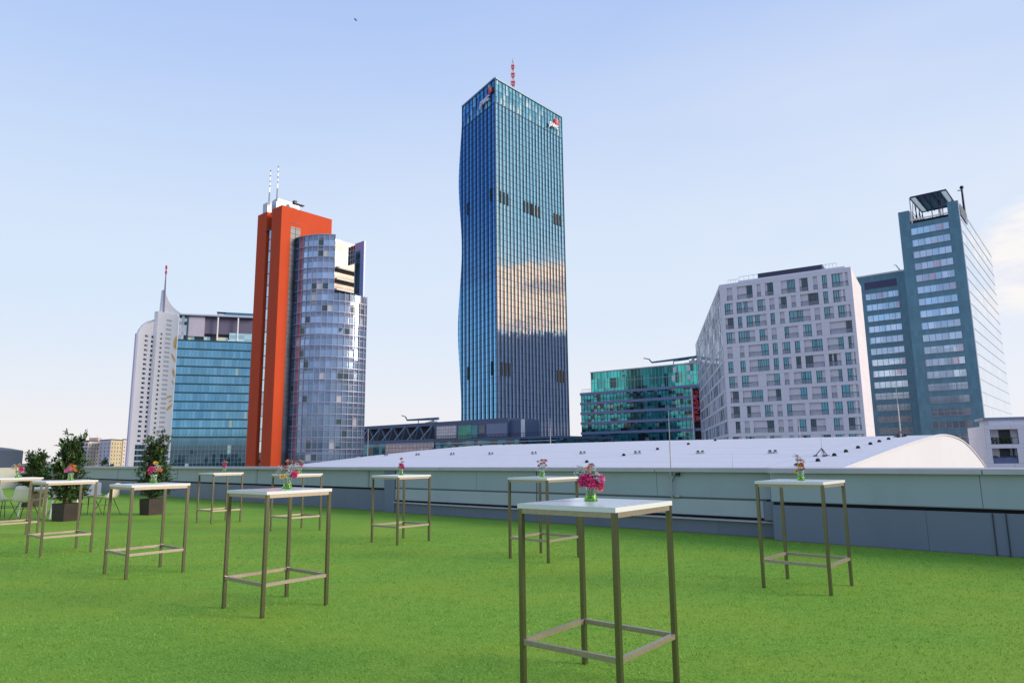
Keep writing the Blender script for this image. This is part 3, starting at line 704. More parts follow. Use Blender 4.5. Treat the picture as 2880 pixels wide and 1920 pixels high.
mb = MB(); G.box(mb, 9.7, 19.0, 51.6, 53.0, -7, -1.8); mb.build('shadow_gap', M['black'], tb)  # solid black block painting the shade below the plant wall
mb = MB(); G.quad(mb, 3.6, 18.9, 50.05, 51.6, -1.2); mb.build('terrace_glazing', facade_glass('terrace_glass', (.5, .75, .70), 1.2, 2, .7, .05, .05, .2, light=.4, lightc=(.8, .75, .5)), tb)
mb = MB(); G.quad(mb, 19.4, 30, 50.05, 53.4, .0); mb.build('terrace_glazing', facade_glass('pale_terrace_glass', (.55, .80, .82), 2.8, 1.7, .75, .05, .01, .02), tb)
for a in (14.7, 22.5):
    mb = MB(); mb.tube(G.p(a, .2, 50), G.p(a, .2, 60.1), .32, n=12); mb.build('column', M['white'], tb)
mb = MB(); mb.poly([G.p(13.8, -2, 62.6), G.p(30, -2, 62.3), G.p(30, -9, 62.3), G.p(13.8, -9, 62.6)]); G.box(mb, 17.5, 30, 61.9, 62.55, -9, -1.9); mb.build('roof_light', plain('teal_steel', (.03, .20, .30), .4, .3), tb)
mb = MB(); G.box(mb, 14.5, 30, 60.9, 61.9, -8, -2.5); mb.build('plant_room', M['plant'], tb)

# ------------------------------------------------------------------ white tower with the sail spire
PS = atd(504, 884, 470); dS = V((.42, .907, 0)).normalized(); Wd = 40
FS = Fr((PS.x - dS.x * 60, PS.y - dS.y * 60), (PS.x, PS.y))
wt = thing('white_sail_tower', 'white residential tower with a sail shaped spire and golden leaf motif', 'tower', (PS.x - 20, PS.y, -20))
M['wt'] = plain('white_render', (.96, .925, .91), .6, 0, .02, .05)
M['wt2'] = plain('lilac_render', (.90, .87, .90), .6, 0, .02, .05)  # white render again, its lilac shade put into the colour
aR = FS.L
def fa(u, v): return FS.hit(u, v)
aL1, zt1 = fa(444.8, 884); zb = -20
mb = MB(); FS.box(mb, aL1, aR, zb, zt1 + 2, -3.2, 0); mb.build('wall', M['wt'], wt)
# lower, set back part with a rounded top
arcpx = [(389, 935), (394, 925), (402, 914), (412, 906), (424, 900.5), (436, 898), (446, 897.5)]
FS2 = Fr(FS.p(0, -3, 0), FS.p(10, -3, 0))
top_ = [FS2.hit(*q) for q in arcpx]; aL0 = FS2.hit(383.5, 936)[0]
pts_ = [FS2.p(top_[0][0], 0, zb), FS2.p(aL1 + 1, 0, zb), FS2.p(aL1 + 1, 0, top_[-1][1])] + [FS2.p(a, 0, z) for a, z in top_[::-1]]
mb = MB(); mb.poly(pts_)
bk_ = [p - FS2.n * 1.5 for p in pts_]; mb.poly(bk_[::-1])
for i in range(len(pts_)): j = (i + 1) % len(pts_); mb.poly([pts_[i], bk_[i], bk_[j], pts_[j]])
mb.build('wall', M['wt2'], wt)
mb = MB(); FS2.box(mb, aL0, top_[0][0] - .02, zb, FS2.hit(383.5, 937)[1], -1.0, 0.2); mb.build('side_wing', plain('blue_lilac_render', (.60, .60, .76), .6, 0, .02, .05), wt)  # blue lilac of the wing is shade put into the render colour
z22 = lambda x, y: (340 + x * .3954, 720 + y * .3954)
# sail
sp_ = [z22(300, 412), z22(306, 350), z22(318, 240), z22(330, 235), z22(340, 275), z22(356, 315), z22(380, 352), z22(410, 382), z22(447, 406), z22(415, 417)]
SP = [FS.hit(*q) for q in sp_]
pts_ = [FS.p(a, -2, z) for a, z in SP]; mb = MB(); mb.poly(pts_[::-1]); bk_ = [p - FS.n * 1.5 for p in pts_]; mb.poly(bk_)
for i in range(len(pts_)): j = (i + 1) % len(pts_); mb.poly([pts_[j], bk_[j], bk_[i], pts_[i]])
mb.build('sail_spire', M['wt2'], wt)
a0, z0 = FS.hit(*z22(312, 415)); a1, z1 = FS.hit(*z22(332, 68)); am, zm = FS.hit(*z22(322, 235))
mb = MB(); mb.tube(FS.p(a0, -1, z0), FS.p(am, -1, zm), .35, .5, 8); mb.tube(FS.p(am, -1, zm), FS.p(a1, -1, z1), .5, .2, 8, m=0)
mb.build('mast', plain('mast_grey', (.30, .30, .42), .5), wt)
mb = MB()
for f in (.72, .93): c = FS.p(am, -1, zm).lerp(FS.p(a1, -1, z1), f); mb.ball(c, .62, 0, 8, 2.4)
mb.build('mast_marker', M['signred'], wt)
zt = fa(*z22(340, 590))[1]; pitch_z = (fa(*z22(250, 575))[1] - fa(*z22(210, 1247))[1]) / 20
aA_ = FS2.hit(*z22(172, 568))[0], FS2.hit(*z22(193, 568))[0]; aB_ = FS2.hit(*z22(217, 576))[0], FS2.hit(*z22(250, 576))[0]
aC_ = fa(*z22(280, 587))[0], fa(*z22(292, 587))[0]; aD_ = fa(*z22(315, 592))[0], fa(*z22(352, 592))[0]
M['wwin'] = facade_glass('white_tower_window', (.10, .25, .30), .9, 3, .5, .1, .03, .6)
for k in range(25):
    z = FS2.hit(*z22(182, 568))[1] - k * pitch_z
    if k < 20 or True:
        if k < 23:
            mb = MB(); FS2.box(mb, aA_[0], aA_[1], z - .55, z + .55, -.1, .15); mb.build('window', M['wwin'], wt)
            zq = FS2.hit(*z22(233, 576))[1] - k * pitch_z; mb = MB(); FS2.box(mb, aB_[0], aB_[1], zq - .75, zq + .75, -.1, .15); mb.build('window', M['wwin'], wt)
            zq = fa(*z22(286, 554))[1] - k * pitch_z; mb = MB(); FS.box(mb, aC_[0], aC_[1], zq - .5, zq + .5, -.1, .15); mb.build('window', M['wwin'], wt)
mb = MB()
for k in range(25):
    zq = fa(*z22(340, 458))[1] - k * pitch_z; FS.box(mb, aD_[0], aD_[1], zq - .6, zq + .6, 0.01, .1)
mb.build('grey_panels', plain('grey_slot', (.55, .55, .60), .6), wt)
mb = MB()
for k in range(6):
    zq = fa(*z22(250, 1357))[1] - k * pitch_z * 1.15; FS.box(mb, aL1 + .5, aR - 1.2, zq - 1.3, zq + 1.3, -.1, .15); FS2.box(mb, aA_[0] - 1, aL1 + .4, zq - 1.3, zq + 1.3, -.1, .15)
mb.build('ribbon_windows', M['wwin'], wt)
M['goldleaf'] = plain('golden_paint', (.75, .50, .14), .5, 0, .05)
for (p_, q_) in ((((395, 565)), (378, 662)), ((388, 625), (392, 670)), ((358, 690), (388, 755)), ((368, 795), (380, 868)), ((362, 880), (378, 915)), ((318, 1005), (370, 995)), ((336, 1040), (368, 1020)), ((320, 1100), (366, 1052))):
    a0, z0 = fa(*z22(*p_)); a1, z1 = fa(*z22(*q_)); d = V((a1 - a0, z1 - z0, 0)); nrm = V((-d.y, d.x, 0)).normalized() * d.length * .13
    out = []
    for t, wd in ((0, 0), (.25, .8), (.5, 1), (.75, .7), (1, 0), (.75, -.7), (.5, -1), (.25, -.8)): out.append(FS.p(min(a0 + d.x * t + nrm.x * wd, aR - .1), .12, z0 + d.y * t + nrm.y * wd))
    mb = MB(); mb.poly(out); mb.poly([q - FS.n * .1 for q in out[::-1]]); mb.build('leaf_motif', M['goldleaf'], wt)

# ------------------------------------------------------------------ low steel truss block in the centre
P0, P1 = onz(1009.9, 1202.1, 13), onz(1429, 1176.8, 13)
T = Fr(P0, P1)
tr = thing('truss_roofed_block', 'low dark blue building with a steel truss storey before the tall tower', 'building', (P0.x + 40, P0.y - 10, -20))
M['bluemetal'] = cladding('slate_blue_metal', (.11, .15, .25), 3.0, 1.2, .03, .45, .04, .3)
M['bluesteel'] = plain('painted_blue_steel', (.10, .20, .30), .45, .2)
M['lowglass'] = facade_glass('low_block_glass', (.04, .16, .22), 1.8, 2.6, .7, .05, .02, .3, (.005, .02, .03), .05, (.2, .3, .3))
mb = MB(); T.quad(mb, -18, 97.3, -20, 6.6, -.2); mb.poly([T.p(97.3, -.2, -20), T.p(97.3, -30, -20), T.p(97.3, -30, 6.6), T.p(97.3, -.2, 6.6)]); mb.build('glazing', M['lowglass'], tr)
mb = MB(); T.box(mb, -18, 97.5, 6.55, 7.2, -30, .3); mb.build('deck_edge', M['bluemetal'], tr)
mb = MB(); T.box(mb, -18, 97.4, 5.75, 6.0, -.15, .25); T.box(mb, -18, 97.4, 2.0, 2.2, -.15, .22); mb.build('light_rail', plain('pale_blue_rail', (.45, .52, .68), .4, .3), tr)
mb = MB(); T.box(mb, -18, 44, 7.2, 12.2, -14, -2.2); mb.build('recessed_wall', cladding('dark_plum_wall', (.085, .075, .10), 3.6, 8, .04, .6), tr)
mb = MB(); T.box(mb, -18, 44.3, 12.05, 13.3, -14, .1); mb.build('top_beam', M['bluemetal'], tr)
mb = MB(); T.box(mb, -18, 44.0, 7.2, 7.6, -.5, .15); mb.build('bottom_beam', M['bluesteel'], tr)
for k in range(-2, 6):
    a = 6.3 + 7.35 * k
    for (da, w) in ((3.4, -.25), (-2.4, -.25), (-6.2, .1)):
        mb = MB(); mb.tube(T.p(a + (.25 if da > 0 else -.25), w, 12.1), T.p(a + da, w, 7.5), .34 if da != -6.2 else .27, n=6)
        mb.build('truss_diagonal', M['bluesteel'] if da != -6.2 else plain('pale_steel', (.45, .55, .70), .4, .2) if k == -2 else D.materials['pale_steel'], tr)
mb = MB(); T.box(mb, 44, 78.5, 7.2, 13.3, -12, 0); mb.build('head_block', M['bluemetal'], tr)
mb = MB(); T.box(mb, 78.5, 84.6, 7.2, 12.6, -8, -1.0); mb.build('head_block', M['bluemetal'], tr)
mb = MB(); T.box(mb, 84.0, 84.6, 7.2, 12.6, -.98, .2); mb.build('white_post', M['white'], tr)
M['whitegrid'] = cladding('white_gridded_glass', (.88, .80, .80), 1.18, 1.0, .16, .3, .08, .75)
mb = MB(); T.box(mb, 45.2, 55.1, 7.5, 11.8, .02, .18); mb.build('window', M['whitegrid'], tr)
mb = MB(); T.box(mb, 56.0, 62.2, 7.3, 11.7, .02, .14); mb.build('window', facade_glass('green_lit_glass', (.02, .22, .17), 2, 2, .4, .1, .02, .2), tr)  # dark green tinted glass
mb = MB(); T.box(mb, 62.3, 65.1, 7.6, 11.5, .02, .14); mb.build('window', M['lowglass'], tr)
mb = MB(); T.box(mb, 65.8, 68.4, 8.8, 11.4, .02, .14); mb.build('window', M['darkglass'], tr)
mb = MB(); T.box(mb, 69.2, 78.2, 7.6, 11.7, .02, .12); mb.build('metal_panel', cladding('bright_slate_panel', (.22, .27, .42), .8, .8, .03, .35, .03, .25, metal=.3), tr)
M['pinkgrid'] = cladding('pink_gridded_glass', (.80, .60, .55), 1.95, 1.45, .22, .25, .10, .75)
mb = MB(); T.box(mb, 17.0, 43.9, -20, 6.5, 0, .2); mb.build('screen_wall', M['pinkgrid'], tr)
mb = MB()
for i in range(46): T.box(mb, 44 + i * 1.17, 44.06 + i * 1.17, 7.2, 8.35, .2, .26)
T.box(mb, 44, 97.3, 8.3, 8.42, .18, .28); T.box(mb, 44, 97.3, 7.75, 7.8, .2, .26); mb.build('roof_railing', M['dark'], tr)
def crane(u0, v0, u1, v1, F, w, base_u, zroof, label):
    a0, z0 = F.hit(u0, v0, w); a1, z1 = F.hit(u1, v1, w); ab, _ = F.hit(base_u, v1, w)
    t_ = thing('facade_access_crane', label, 'roof crane', F.p(ab, w, zroof), 'facade access cranes')
    m_ = MB(); m_.tube(F.p(a0, w, z0), F.p(a1, w, z1), .32, .5, 8); m_.build('boom', M['bluesteel'], t_)
    m_ = MB(); m_.tube(F.p(a0, w, z0), F.p(a0 - 1.0, w, z0 + 1.3), .22, n=6); m_.tube(F.p(a0 - 1.0, w, z0 + 1.3), F.p(a0 - 3.2, w, z0 + 1.9), .16, n=6); m_.build('jib_hook', M['dark'], t_)
    m_ = MB(); F.box(m_, ab - 2.6, ab + 2.2, zroof, zroof + .5, w - 1, w + 1); F.box(m_, ab - 1.0, ab + 1.8, zroof + .5, (z1 + zroof) / 2, w - .8, w + .8); m_.tube(F.p(ab, w, zroof + .5), F.p(ab + .4, w, z1), .55, .45, 8); m_.build('base', M['greymetal'], t_)
    m_ = MB(); m_.tube(F.p(ab - 7, w + .6, zroof + .1), F.p(ab - 7, w + .6, zroof + 1.5), .14, n=6); m_.tube(F.p(ab - 7, w + .6, zroof + 1.5), F.p(ab - 1, w + .6, zroof + 1.7), .14, n=6); m_.build('rail', M['dark'], t_)
crane(1145, 1181, 1233, 1176.5, T, -5, 1216, 13.3, 'slender blue roof crane on the truss building')
for f in (1135, 1142, 1148):
    a, z = T.hit(f, 1191, -4)
# ------------------------------------------------------------------ green glass office block
P0, P1 = onz(1633.7, 1106.5, 25), onz(1963.3, 1082, 25)
Q = Fr(P0, P1)
gb = thing('green_office_block', 'low green glass office block left of the white apartments', 'office building', (P0.x + 20, P0.y, -20))
M['greenup'] = facade_glass('green_glass_upper', (.07, .52, .44), 1.4, 3.76, .65, .05, .01, .08, (.004, .06, .06), .06, (.25, .55, .42), .35)
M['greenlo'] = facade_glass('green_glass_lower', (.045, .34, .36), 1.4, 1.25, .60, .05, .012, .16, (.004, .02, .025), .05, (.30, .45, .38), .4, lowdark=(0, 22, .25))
mb = MB(); Q.quad(mb, 0, 50, -20, 25); mb.poly([Q.p(0, -20, -20), Q.p(0, 0, -20), Q.p(0, 0, 25), Q.p(0, -20, 25)]); mb.poly([Q.p(0, 0, 25), Q.p(50, 0, 25), Q.p(50, -20, 25), Q.p(0, -20, 25)]); mb.build('glazing', M['greenlo'], gb)
mb = MB(); Q.quad(mb, 4.6, 50, 25, 32.7, -.3); mb.poly([Q.p(4.6, -15, 25), Q.p(4.6, -.3, 25), Q.p(4.6, -.3, 32.7), Q.p(4.6, -15, 32.7)]); mb.build('glazing', M['greenup'], gb)
M['lilacband'] = cladding('lilac_spandrel', (.22, .25, .42), 1.4, 9, .03, .4, .05, .25, metal=.2)
for k in range(8):
    mb = MB(); z = 25.2 - 3.76 * k; Q.box(mb, -.2, 50, z - .95, z, 0, .5); mb.build('spandrel_band', M['lilacband'], gb)
mb = MB()
for k in range(35): Q.box(mb, k * 1.42, k * 1.42 + .07, -20, 25, .05, .14)
mb.build('mullions', M['dark'], gb)
mb = MB()
for k in range(32): Q.box(mb, 4.6 + k * 1.42, 4.7 + k * 1.42, 25, 32.6, -.3, -.12)
Q.box(mb, 4.5, 50, 28.7, 28.85, -.3, -.1); Q.box(mb, 4.4, 50, 32.6, 33.0, -.8, 0); mb.build('upper_mullions', M['greymetal'], gb)
mb = MB(); 
for k in range(8): Q.box(mb, .2, 50, 25.2 - 3.76 * k - 2.95, 25.2 - 3.76 * k - 2.88, .35, .42); Q.box(mb, .2, 50, 25.2 - 3.76 * k - 2.45, 25.2 - 3.76 * k - 2.40, .35, .42)
mb.build('maintenance_rails', M['dark'], gb)
mb = MB()
for k in range(9): Q.box(mb, .1 + k * .52, .16 + k * .52, 25.2, 26.6, -.3, -.25)
Q.box(mb, .1, 4.6, 26.5, 26.6, -.32, -.22); mb.build('roof_railing', M['white'], gb)
for (a, z) in ((38.6, 30.0), (43.8, 30.2), (43.8, 27.0), (38.0, 27.0)):
    mb = MB(); Q.box(mb, a, a + 1.3, z, z + 1.9, -.28, -.05); mb.build('open_vent_window', M['signwhite'], gb)
mb = MB(); Q.box(mb, 45.6, 50, -20, 24, .1, .2); mb.build('dark_recess', M['black'], gb)  # flat black sheet over the glazing, painting the shade of a recess
mb = MB(); Q.box(mb, 45.35, 45.75, 6, 23.5, .1, 1.0); mb.build('white_post', M['white'], gb)
text_mesh('STRABAG', 2.55, Q, 47.75, 12.3, .9, M['signred'], .5, 'lettering', gb, 0, True, .97, .05)
crane(1833, 1019, 1957, 1003.5, Q, -4, 1947, 33.0, 'long pale roof crane on top of the green glass block')
# ------------------------------------------------------------------ white apartment block with loggias
N7, R7, L7 = onz(2022.9, 801.3, 40), onz(2392, 750, 40), onz(1955.8, 968.8, 40)
F7, F7L = Fr(N7, R7), Fr(L7, N7)
ap = thing('white_apartment_block', 'white ten storey apartment block with a grid of loggias', 'apartment building', (N7.x + 15, N7.y, -20))
M['apw'] = cladding('white_precast', (.80, .76, .80), 3.8, 3.36, .035, .65, .025, .55, .05)
rows = [[(1.6,2.8),(3.9,7.3),(8.3,9.1),(10.1,11.8),(13.5,16.4),(17.3,19.0),(20.1,20.9),(21.9,22.8),(23.8,26.9)],
[(0.9,2.7),(3.6,7.2),(8.2,9.9),(10.8,11.8),(12.8,14.4),(15.4,16.3),(17.3,20.9),(21.9,22.8),(23.8,26.1)],
[(0.9,2.7),(3.7,4.6),(5.6,9.9),(10.8,11.7),(12.8,13.7),(14.7,19.0),(19.9,20.9),(21.8,23.6),(24.5,26.9)],
[(0.9,2.8),(3.6,7.2),(8.2,9.9),(10.8,11.8),(13.5,16.3),(17.3,19.0),(20.0,21.0),(22.6,26.9)],
[(0.9,2.0),(3.7,4.6),(5.6,9.9),(10.8,11.8),(12.8,14.4),(15.4,16.4),(17.3,20.9),(21.9,25.0),(25.9,26.9)],
[(0.9,2.0),(3.6,4.7),(5.6,9.8),(10.8,11.8),(12.8,14.4),(15.4,16.4),(17.3,21.0),(21.9,24.2),(25.1,27.0)],
[(0.9,2.7),(3.7,7.2),(9.0,11.8),(12.8,13.7),(14.7,18.2),(19.2,20.9),(21.9,24.2),(25.2,26.9)],
[(1.0,2.8),(3.7,8.0),(9.0,11.8),(13.5,17.1),(18.1,21.0),(21.9,22.9),(23.8,27.0)],
[(0.9,2.8),(4.4,7.2),(8.2,9.9),(10.8,11.8),(12.8,16.4),(17.3,21.0),(21.9,23.7),(24.6,26.9)],
[(1.7,2.7),(3.7,4.7),(5.6,9.9),(10.8,11.8),(12.8,13.7),(14.7,16.4),(17.3,20.2),(21.8,23.5),(24.6,26.9)],
[(0.9,2.8),(3.7,8.1),(8.9,11.2),(12.9,13.7),(14.6,17.0),(19.2,21.0),(21.9,23.6),(24.4,27.1)]]
ztops = [38.95 if i == 0 else 35.35 - 3.365 * (i - 1) for i in range(11)]
hs = [2.95] + [2.62] * 10
mb = MB()
F7.box(mb, 0, F7.L, ztops[0], 40.0, -1.0, 0)
for i, r in enumerate(rows):
    zt_, zb_ = ztops[i], ztops[i] - hs[i]
    nxt = ztops[i + 1] if i < 10 else -20
    F7.box(mb, 0, F7.L, nxt, zb_, -1.0, 0)
    xs = [0] + [v for w in r for v in w] + [F7.L]
    for k in range(0, len(xs), 2): F7.box(mb, xs[k], xs[k + 1], zb_, zt_, -1.0, -.004)
mb.build('facade_frame', M['apw'], ap)
back7 = [F7.p(0, -1.0, 0), F7.p(F7.L, -1.0, 0), F7.p(F7.L, -20, 0), V((L7.x, L7.y, 0)) + V((8, 6, 0)), F7L.p(0, -1.0, 0), F7L.p(F7L.L - .5, -1.0, 0)]
mb = MB(); mb.box(F7.p(F7.L - .02, -20, -20), F7.n * 19, -F7.d * (F7.L - 2), V((0, 0, 59.8)))
F7L.box(mb, 0, F7L.L - 1.5, -20, 39.8, -14, -.05); mb.build('body', M['apw'], ap)
M['apglass'] = facade_glass('apartment_glass', (.12, .34, .40), 1.2, 3, .6, .04, .02, .30, (.01, .015, .02), .10, (.50, .46, .40), .4)
M['blind'] = plain('grey_blind', (.74, .71, .76), .7, 0, .04)
M['frame'] = plain('dark_window_frame', (.03, .035, .045), .5)
def railmat():
    t = NT('railing_glass'); t.set(color=(.42, .46, .52), rough=.1, metal=.1); t.b.inputs['Alpha'].default_value = .22; return t.mat
M['railglass'] = railmat()
M['roomdark'] = facade_glass('dark_room_glass', (.05, .10, .12), 1.2, 3, .4, .06, .02, .3, (.008, .01, .012), .1, (.35, .25, .18), .4)
rw = random.Random(11)
for i, r in enumerate(rows):
    zt_, zb_ = ztops[i], ztops[i] - hs[i]
    for (a0, a1) in r:
        m_ = MB(); w = a1 - a0; w0 = -.34
        F7.box(m_, a0, a1, zb_, zt_, -.98, w0 - .05, 1)
        corner = a0 > 23.7
        opts = []
        if w < 1.3: opts = [] if rw.random() < .72 else [(a0 + .1, a1 - .1)]
        elif w < 2.2: opts = [(a0 + w * .3, a1 - .15)] if rw.random() < .55 else [(a0 + .1, a0 + w * .55)]
        else:
            opts = [(a0 + .1, a0 + w * rw.uniform(.22, .38))] if rw.random() < .5 else [(a1 - w * rw.uniform(.25, .4), a1 - .15)]
            if rw.random() < .4: opts.append((a0 + w * .45, a0 + w * .62))
        if corner: opts = [(a0 + .15, a0 + w * .45)]
        gm = rw.choice((2, 2, 5)); 
        for (g0, g1) in opts:
            F7.box(m_, g0, g1, zb_ + .1, zt_ - .05, w0 - .04, w0 - .01, gm); F7.box(m_, g0 - .07, g0 + .03, zb_, zt_, w0 - .04, w0 + .04, 0); F7.box(m_, g1 - .03, g1 + .07, zb_, zt_, w0 - .04, w0 + .04, 0)
            F7.box(m_, (g0 + g1) / 2 - .04, (g0 + g1) / 2 + .04, zb_, zt_, w0 - .035, w0 + .03, 0)
        if corner: F7.box(m_, a1 - w * .32, a1 - w * .14, zb_, zt_, w0 - .04, w0 + .25, 4)
        zr = zb_ + 1.05
        F7.box(m_, a0, a1, zr - .05, zr + .03, -.12, -.05, 0); F7.box(m_, a0, a1, zb_ + .02, zr - .05, -.10, -.08, 3)
        for e in (a0, a1 - .06): F7.box(m_, e, e + .06, zb_, zr, -.13, -.05, 0)
        F7.box(m_, a0, a1, zt_ - .05, zt_, -.98, -.5, 0); F7.box(m_, a0, a0 + .05, zb_, zt_, -.98, -.5, 0)
        m_.build('window', [M['frame'], M['blind'], M['apglass'], M['railglass'], M['white'], M['roomdark']], ap)
# receding left face
mb = MB(); mw = MB()
NB = 36; wd = F7L.L / NB
F7L.quad(mb, 0, F7L.L, -20, 40, 0)
for i in range(18):
    zt_ = 39.1 if i == 0 else 35.35 - 3.365 * (i - 1); zb_ = zt_ - 2.65
    if zb_ < -18: break
    F7L.box(mb, 0, F7L.L, zb_ - .66, zb_ - .02, 0, .07)
    for k in range(NB):
        off = rw.choice((0, .2, .45)) * wd; q0 = k * wd + off; q1 = min(q0 + wd * rw.choice((.38, .5, .62)), F7L.L - .3)
        F7L.box(mw, q0, q1, zb_, zt_, .01, .05, rw.choice((0, 0, 2)))
        if rw.random() < .6: F7L.box(mw, q1 - wd * .16, q1, zb_, zt_, .02, .10, 1)
mb.build('facade_frame', M['apw'], ap)
tag(mw.build('side_windows', [M['apglass'], M['blind'], M['frame']], ap), kind='stuff')
mb = MB(); F7.box(mb, 8.5, 22.1, 39.8, 41.6, -6, -.9); mb.build('roof_storey', cladding('dark_roof_panel', (.05, .055, .10), 1.6, 3, .04, .5), ap)
mb = MB(); F7.box(mb, 4.2, 26.5, 40.0, 40.45, -8, -.5); mb.build('roof_edge', M['apw'], ap)
mb = MB()
for (a0, a1) in ((4.4, 8.6), (22.0, 24.9), (1.8, 4.2)):
    zb_ = 40.45 if a0 > 4 else 40.0
    F7.box(mb, a0, a1, zb_ + .95, zb_ + 1.02, -.8, -.74)
    n = 4
    for k in range(n + 1): a = a0 + (a1 - a0 - .05) * k / n; F7.box(mb, a, a + .05, zb_, zb_ + 1, -.8, -.75)
mb.build('roof_railing', plain('pale_teal_rail', (.35, .55, .58), .4, .3), ap)

# ------------------------------------------------------------------ teal stone tower with glass flank
N8, Q8, L8 = onz(2692.8, 563.1, 75), onz(2786.4, 711.2, 75), onz(2525.2, 598.3, 75)
F8, F8R = Fr(L8, N8), Fr(N8, Q8)
st = thing('teal_stone_tower', 'teal stone clad office tower with a steep rooftop solar rack', 'office tower', (N8.x, N8.y, -20))
M['tealstone'] = cladding('teal_stone', (.105, .245, .32), .95, 1.85, .02, .6, .10, .35, .10)
mb = MB()
F8.box(mb, 0, 3.0, -20, 75, -8, 0); F8.box(mb, 13.1, F8.L, -20, 75, -.8, -.002); F8.box(mb, 3.0, 13.1, -20, 70.6, -8, -.003)
F8R.box(mb, .8, 73.8, -20, 74.5, -1.3, 0)
bq = [F8.p(3.1, -8, 0), F8.p(13.0, -8, 0), F8R.p(73.7, -1.4, 0), F8R.p(73.7, -13.0, 0)]; prism(mb, bq, -20, 70.5)
prism(mb, [F8.p(0, -8.02, 0), F8.p(3, -8.02, 0), F8R.p(73.6, -13.1, 0), F8R.p(73.6, -15.9, 0)], -20, 74.6)
mb.build('wall', M['tealstone'], st)
M['pale_glass'] = facade_glass('pale_reflecting_glass', (.80, .88, .94), 6, 3.69, .95, .03, .004, .0, var=.05)
mb = MB(); F8R.quad(mb, .35, 73.8, -20, 74.2, .08); mb.build('glass_flank', M['pale_glass'], st)
mb = MB()
for k in range(26): F8R.box(mb, .4, 73.8, 73.4 - 3.69 * k - .11, 73.4 - 3.69 * k, .09, .16)
mb.build('floor_bands', plain('lilac_line', (.58, .56, .64), .5), st)
mb = MB(); F8R.box(mb, 0, .34, -20, 75, 0.003, .2); mb.build('corner_trim', M['white'], st)
mb = MB(); q_ = [F8R.p(1.3, .25, 70.9), F8R.p(15, .25, 70.9), F8R.p(15, .25, 74.8), F8R.p(1.6, .25, 74.6)]; mb.poly(q_); mb.build('roof_notch', plain('deep_notch', (.01, .05, .09), .4), st)
mb = MB(); mb.poly([F8R.p(9, .27, 70.95), F8R.p(15, .27, 70.95), F8R.p(15, .27, 73.6)]); mb.build('notch_screen', plain('slate_screen', (.13, .15, .30), .4), st)
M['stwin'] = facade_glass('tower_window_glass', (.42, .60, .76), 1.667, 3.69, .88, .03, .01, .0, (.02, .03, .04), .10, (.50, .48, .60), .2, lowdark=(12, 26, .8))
M['stframe'] = plain('window_frame_lilac', (.32, .33, .45), .5)
def ribbon(F, a0, a1, z0, z1, parent, dark):
    m_ = MB(); F.quad(m_, a0, a1, z0, z1, .05); o = m_.build('window', M['stwin'], parent)
    m_ = MB()
    for k in range(7): a = a0 + (a1 - a0) * k / 6; F.box(m_, a - .06, a + .06, z0, z1, .05, .15)
    F.box(m_, a0, a1, z0 - .1, z0 + .03, .05, .2)
    if dark: F.box(m_, a0, a1, z0 + (z1 - z0) * .55, z0 + (z1 - z0) * .62, .05, .13)
    f = m_.build('frame', M['stframe'], parent); f.parent = o; f.matrix_parent_inverse = Matrix.Identity(4); f.location = (0, 0, 0)
for k in range(23):
    z = 68.95 - 3.69 * k
    if z > -6: ribbon(F8, 3.05, 13.03, z - 2.0, z, st, k > 11 and k % 2)
mb = MB()
for sx in range(7): a = 3.4 + 1.6 * sx; F8.box(mb, a - .07, a + .07, 70.6, 72.2, -2.2, -2.0)
F8.box(mb, 3.0, 13.1, 71.7, 72.0, -.5, -.1); F8.box(mb, 3.0, 13.1, 70.6, 71.7, -1.5, -1.2, 1); mb.build('roof_edge_rail', [M['white'], M['black']], st)
# slatted solar canopy standing over the roof
mb = MB(); ms = MB(); mg = [MB(), MB()]
def P(f, g): return F8.p(3.7 + 9.7 * f, -19.0 * g, 78.9 + .5 * g)
for k in range(24):
    g = k / 24; dd = P(0, g + .028) - P(0, g)
    for (f0, f1, which) in ((0.0, .165, 1), (.175, .83, 0), (.84, 1.0, 1)):
        p0, p1 = P(f0, g), P(f1, g)
        (mb if which == 0 else mg[f0 > .5]).box(p0, p1 - p0, (dd if which == 0 else dd * .5), V((0, 0, .08)))
for f in (0, .17, .36, .60, .835, 1.0):
    ms.box(P(f, 0) + V((0, 0, -.45)) - F8.d * .1, F8.d * .22, P(f, 1) - P(f, 0), V((0, 0, .45)))
ms.box(P(0, 0) + V((0, 0, -.2)), P(1, 0) - P(0, 0), F8.n * .2, V((0, 0, .45))); ms.box(P(0, 1) + V((0, 0, -.2)), P(1, 1) - P(0, 1), F8.n * .2, V((0, 0, .45)))
for f, g in ((.0, .35), (.0, .7), (.0, .98), (.66, .4), (.36, .7), (1, .5), (.8, .2)):
    ms.tube(P(f, g) - V((0, 0, .3)), F8.p(3.9 + 9.2 * f, -19 * g - 1, 70.7), .13, n=6); ms.tube(P(f, g) - V((0, 0, .3)), F8.p(4.8 + 8.0 * f, -19 * g + 3.5, 71.0), .09, n=6)
for g in (.1, .35, .6, .85): ms.tube(F8.p(3.4, -19 * g, 71), P(0, g + .12), .1, n=5); ms.tube(F8.p(3.4, -19 * g, 75), F8.p(3.4, -19 * g - 4, 75), .1, n=5)
mb.build('solar_panels', plain('solar_blue', (.012, .05, .11), .25, .3), st); M['lv'] = plain('pale_green_louvre', (.50, .78, .70), .3); mg[0].build('glass_louvres', M['lv'], st); mg[1].build('glass_louvres', M['lv'], st); ms.build('canopy_frame', plain('navy_steel', (.01, .02, .05), .5), st)
mb = MB(); F8.box(mb, 3.3, 3.62, 70.7, 79.0, -.9, -.5); mb.build('canopy_post', M['white'], st)
mb = MB(); F8.box(mb, 3.02, 13.1, 70.6, 73.6, -19.5, -8.3); mb.build('plant_screen', plain('dark_plant_screen', (.012, .04, .06), .5), st)
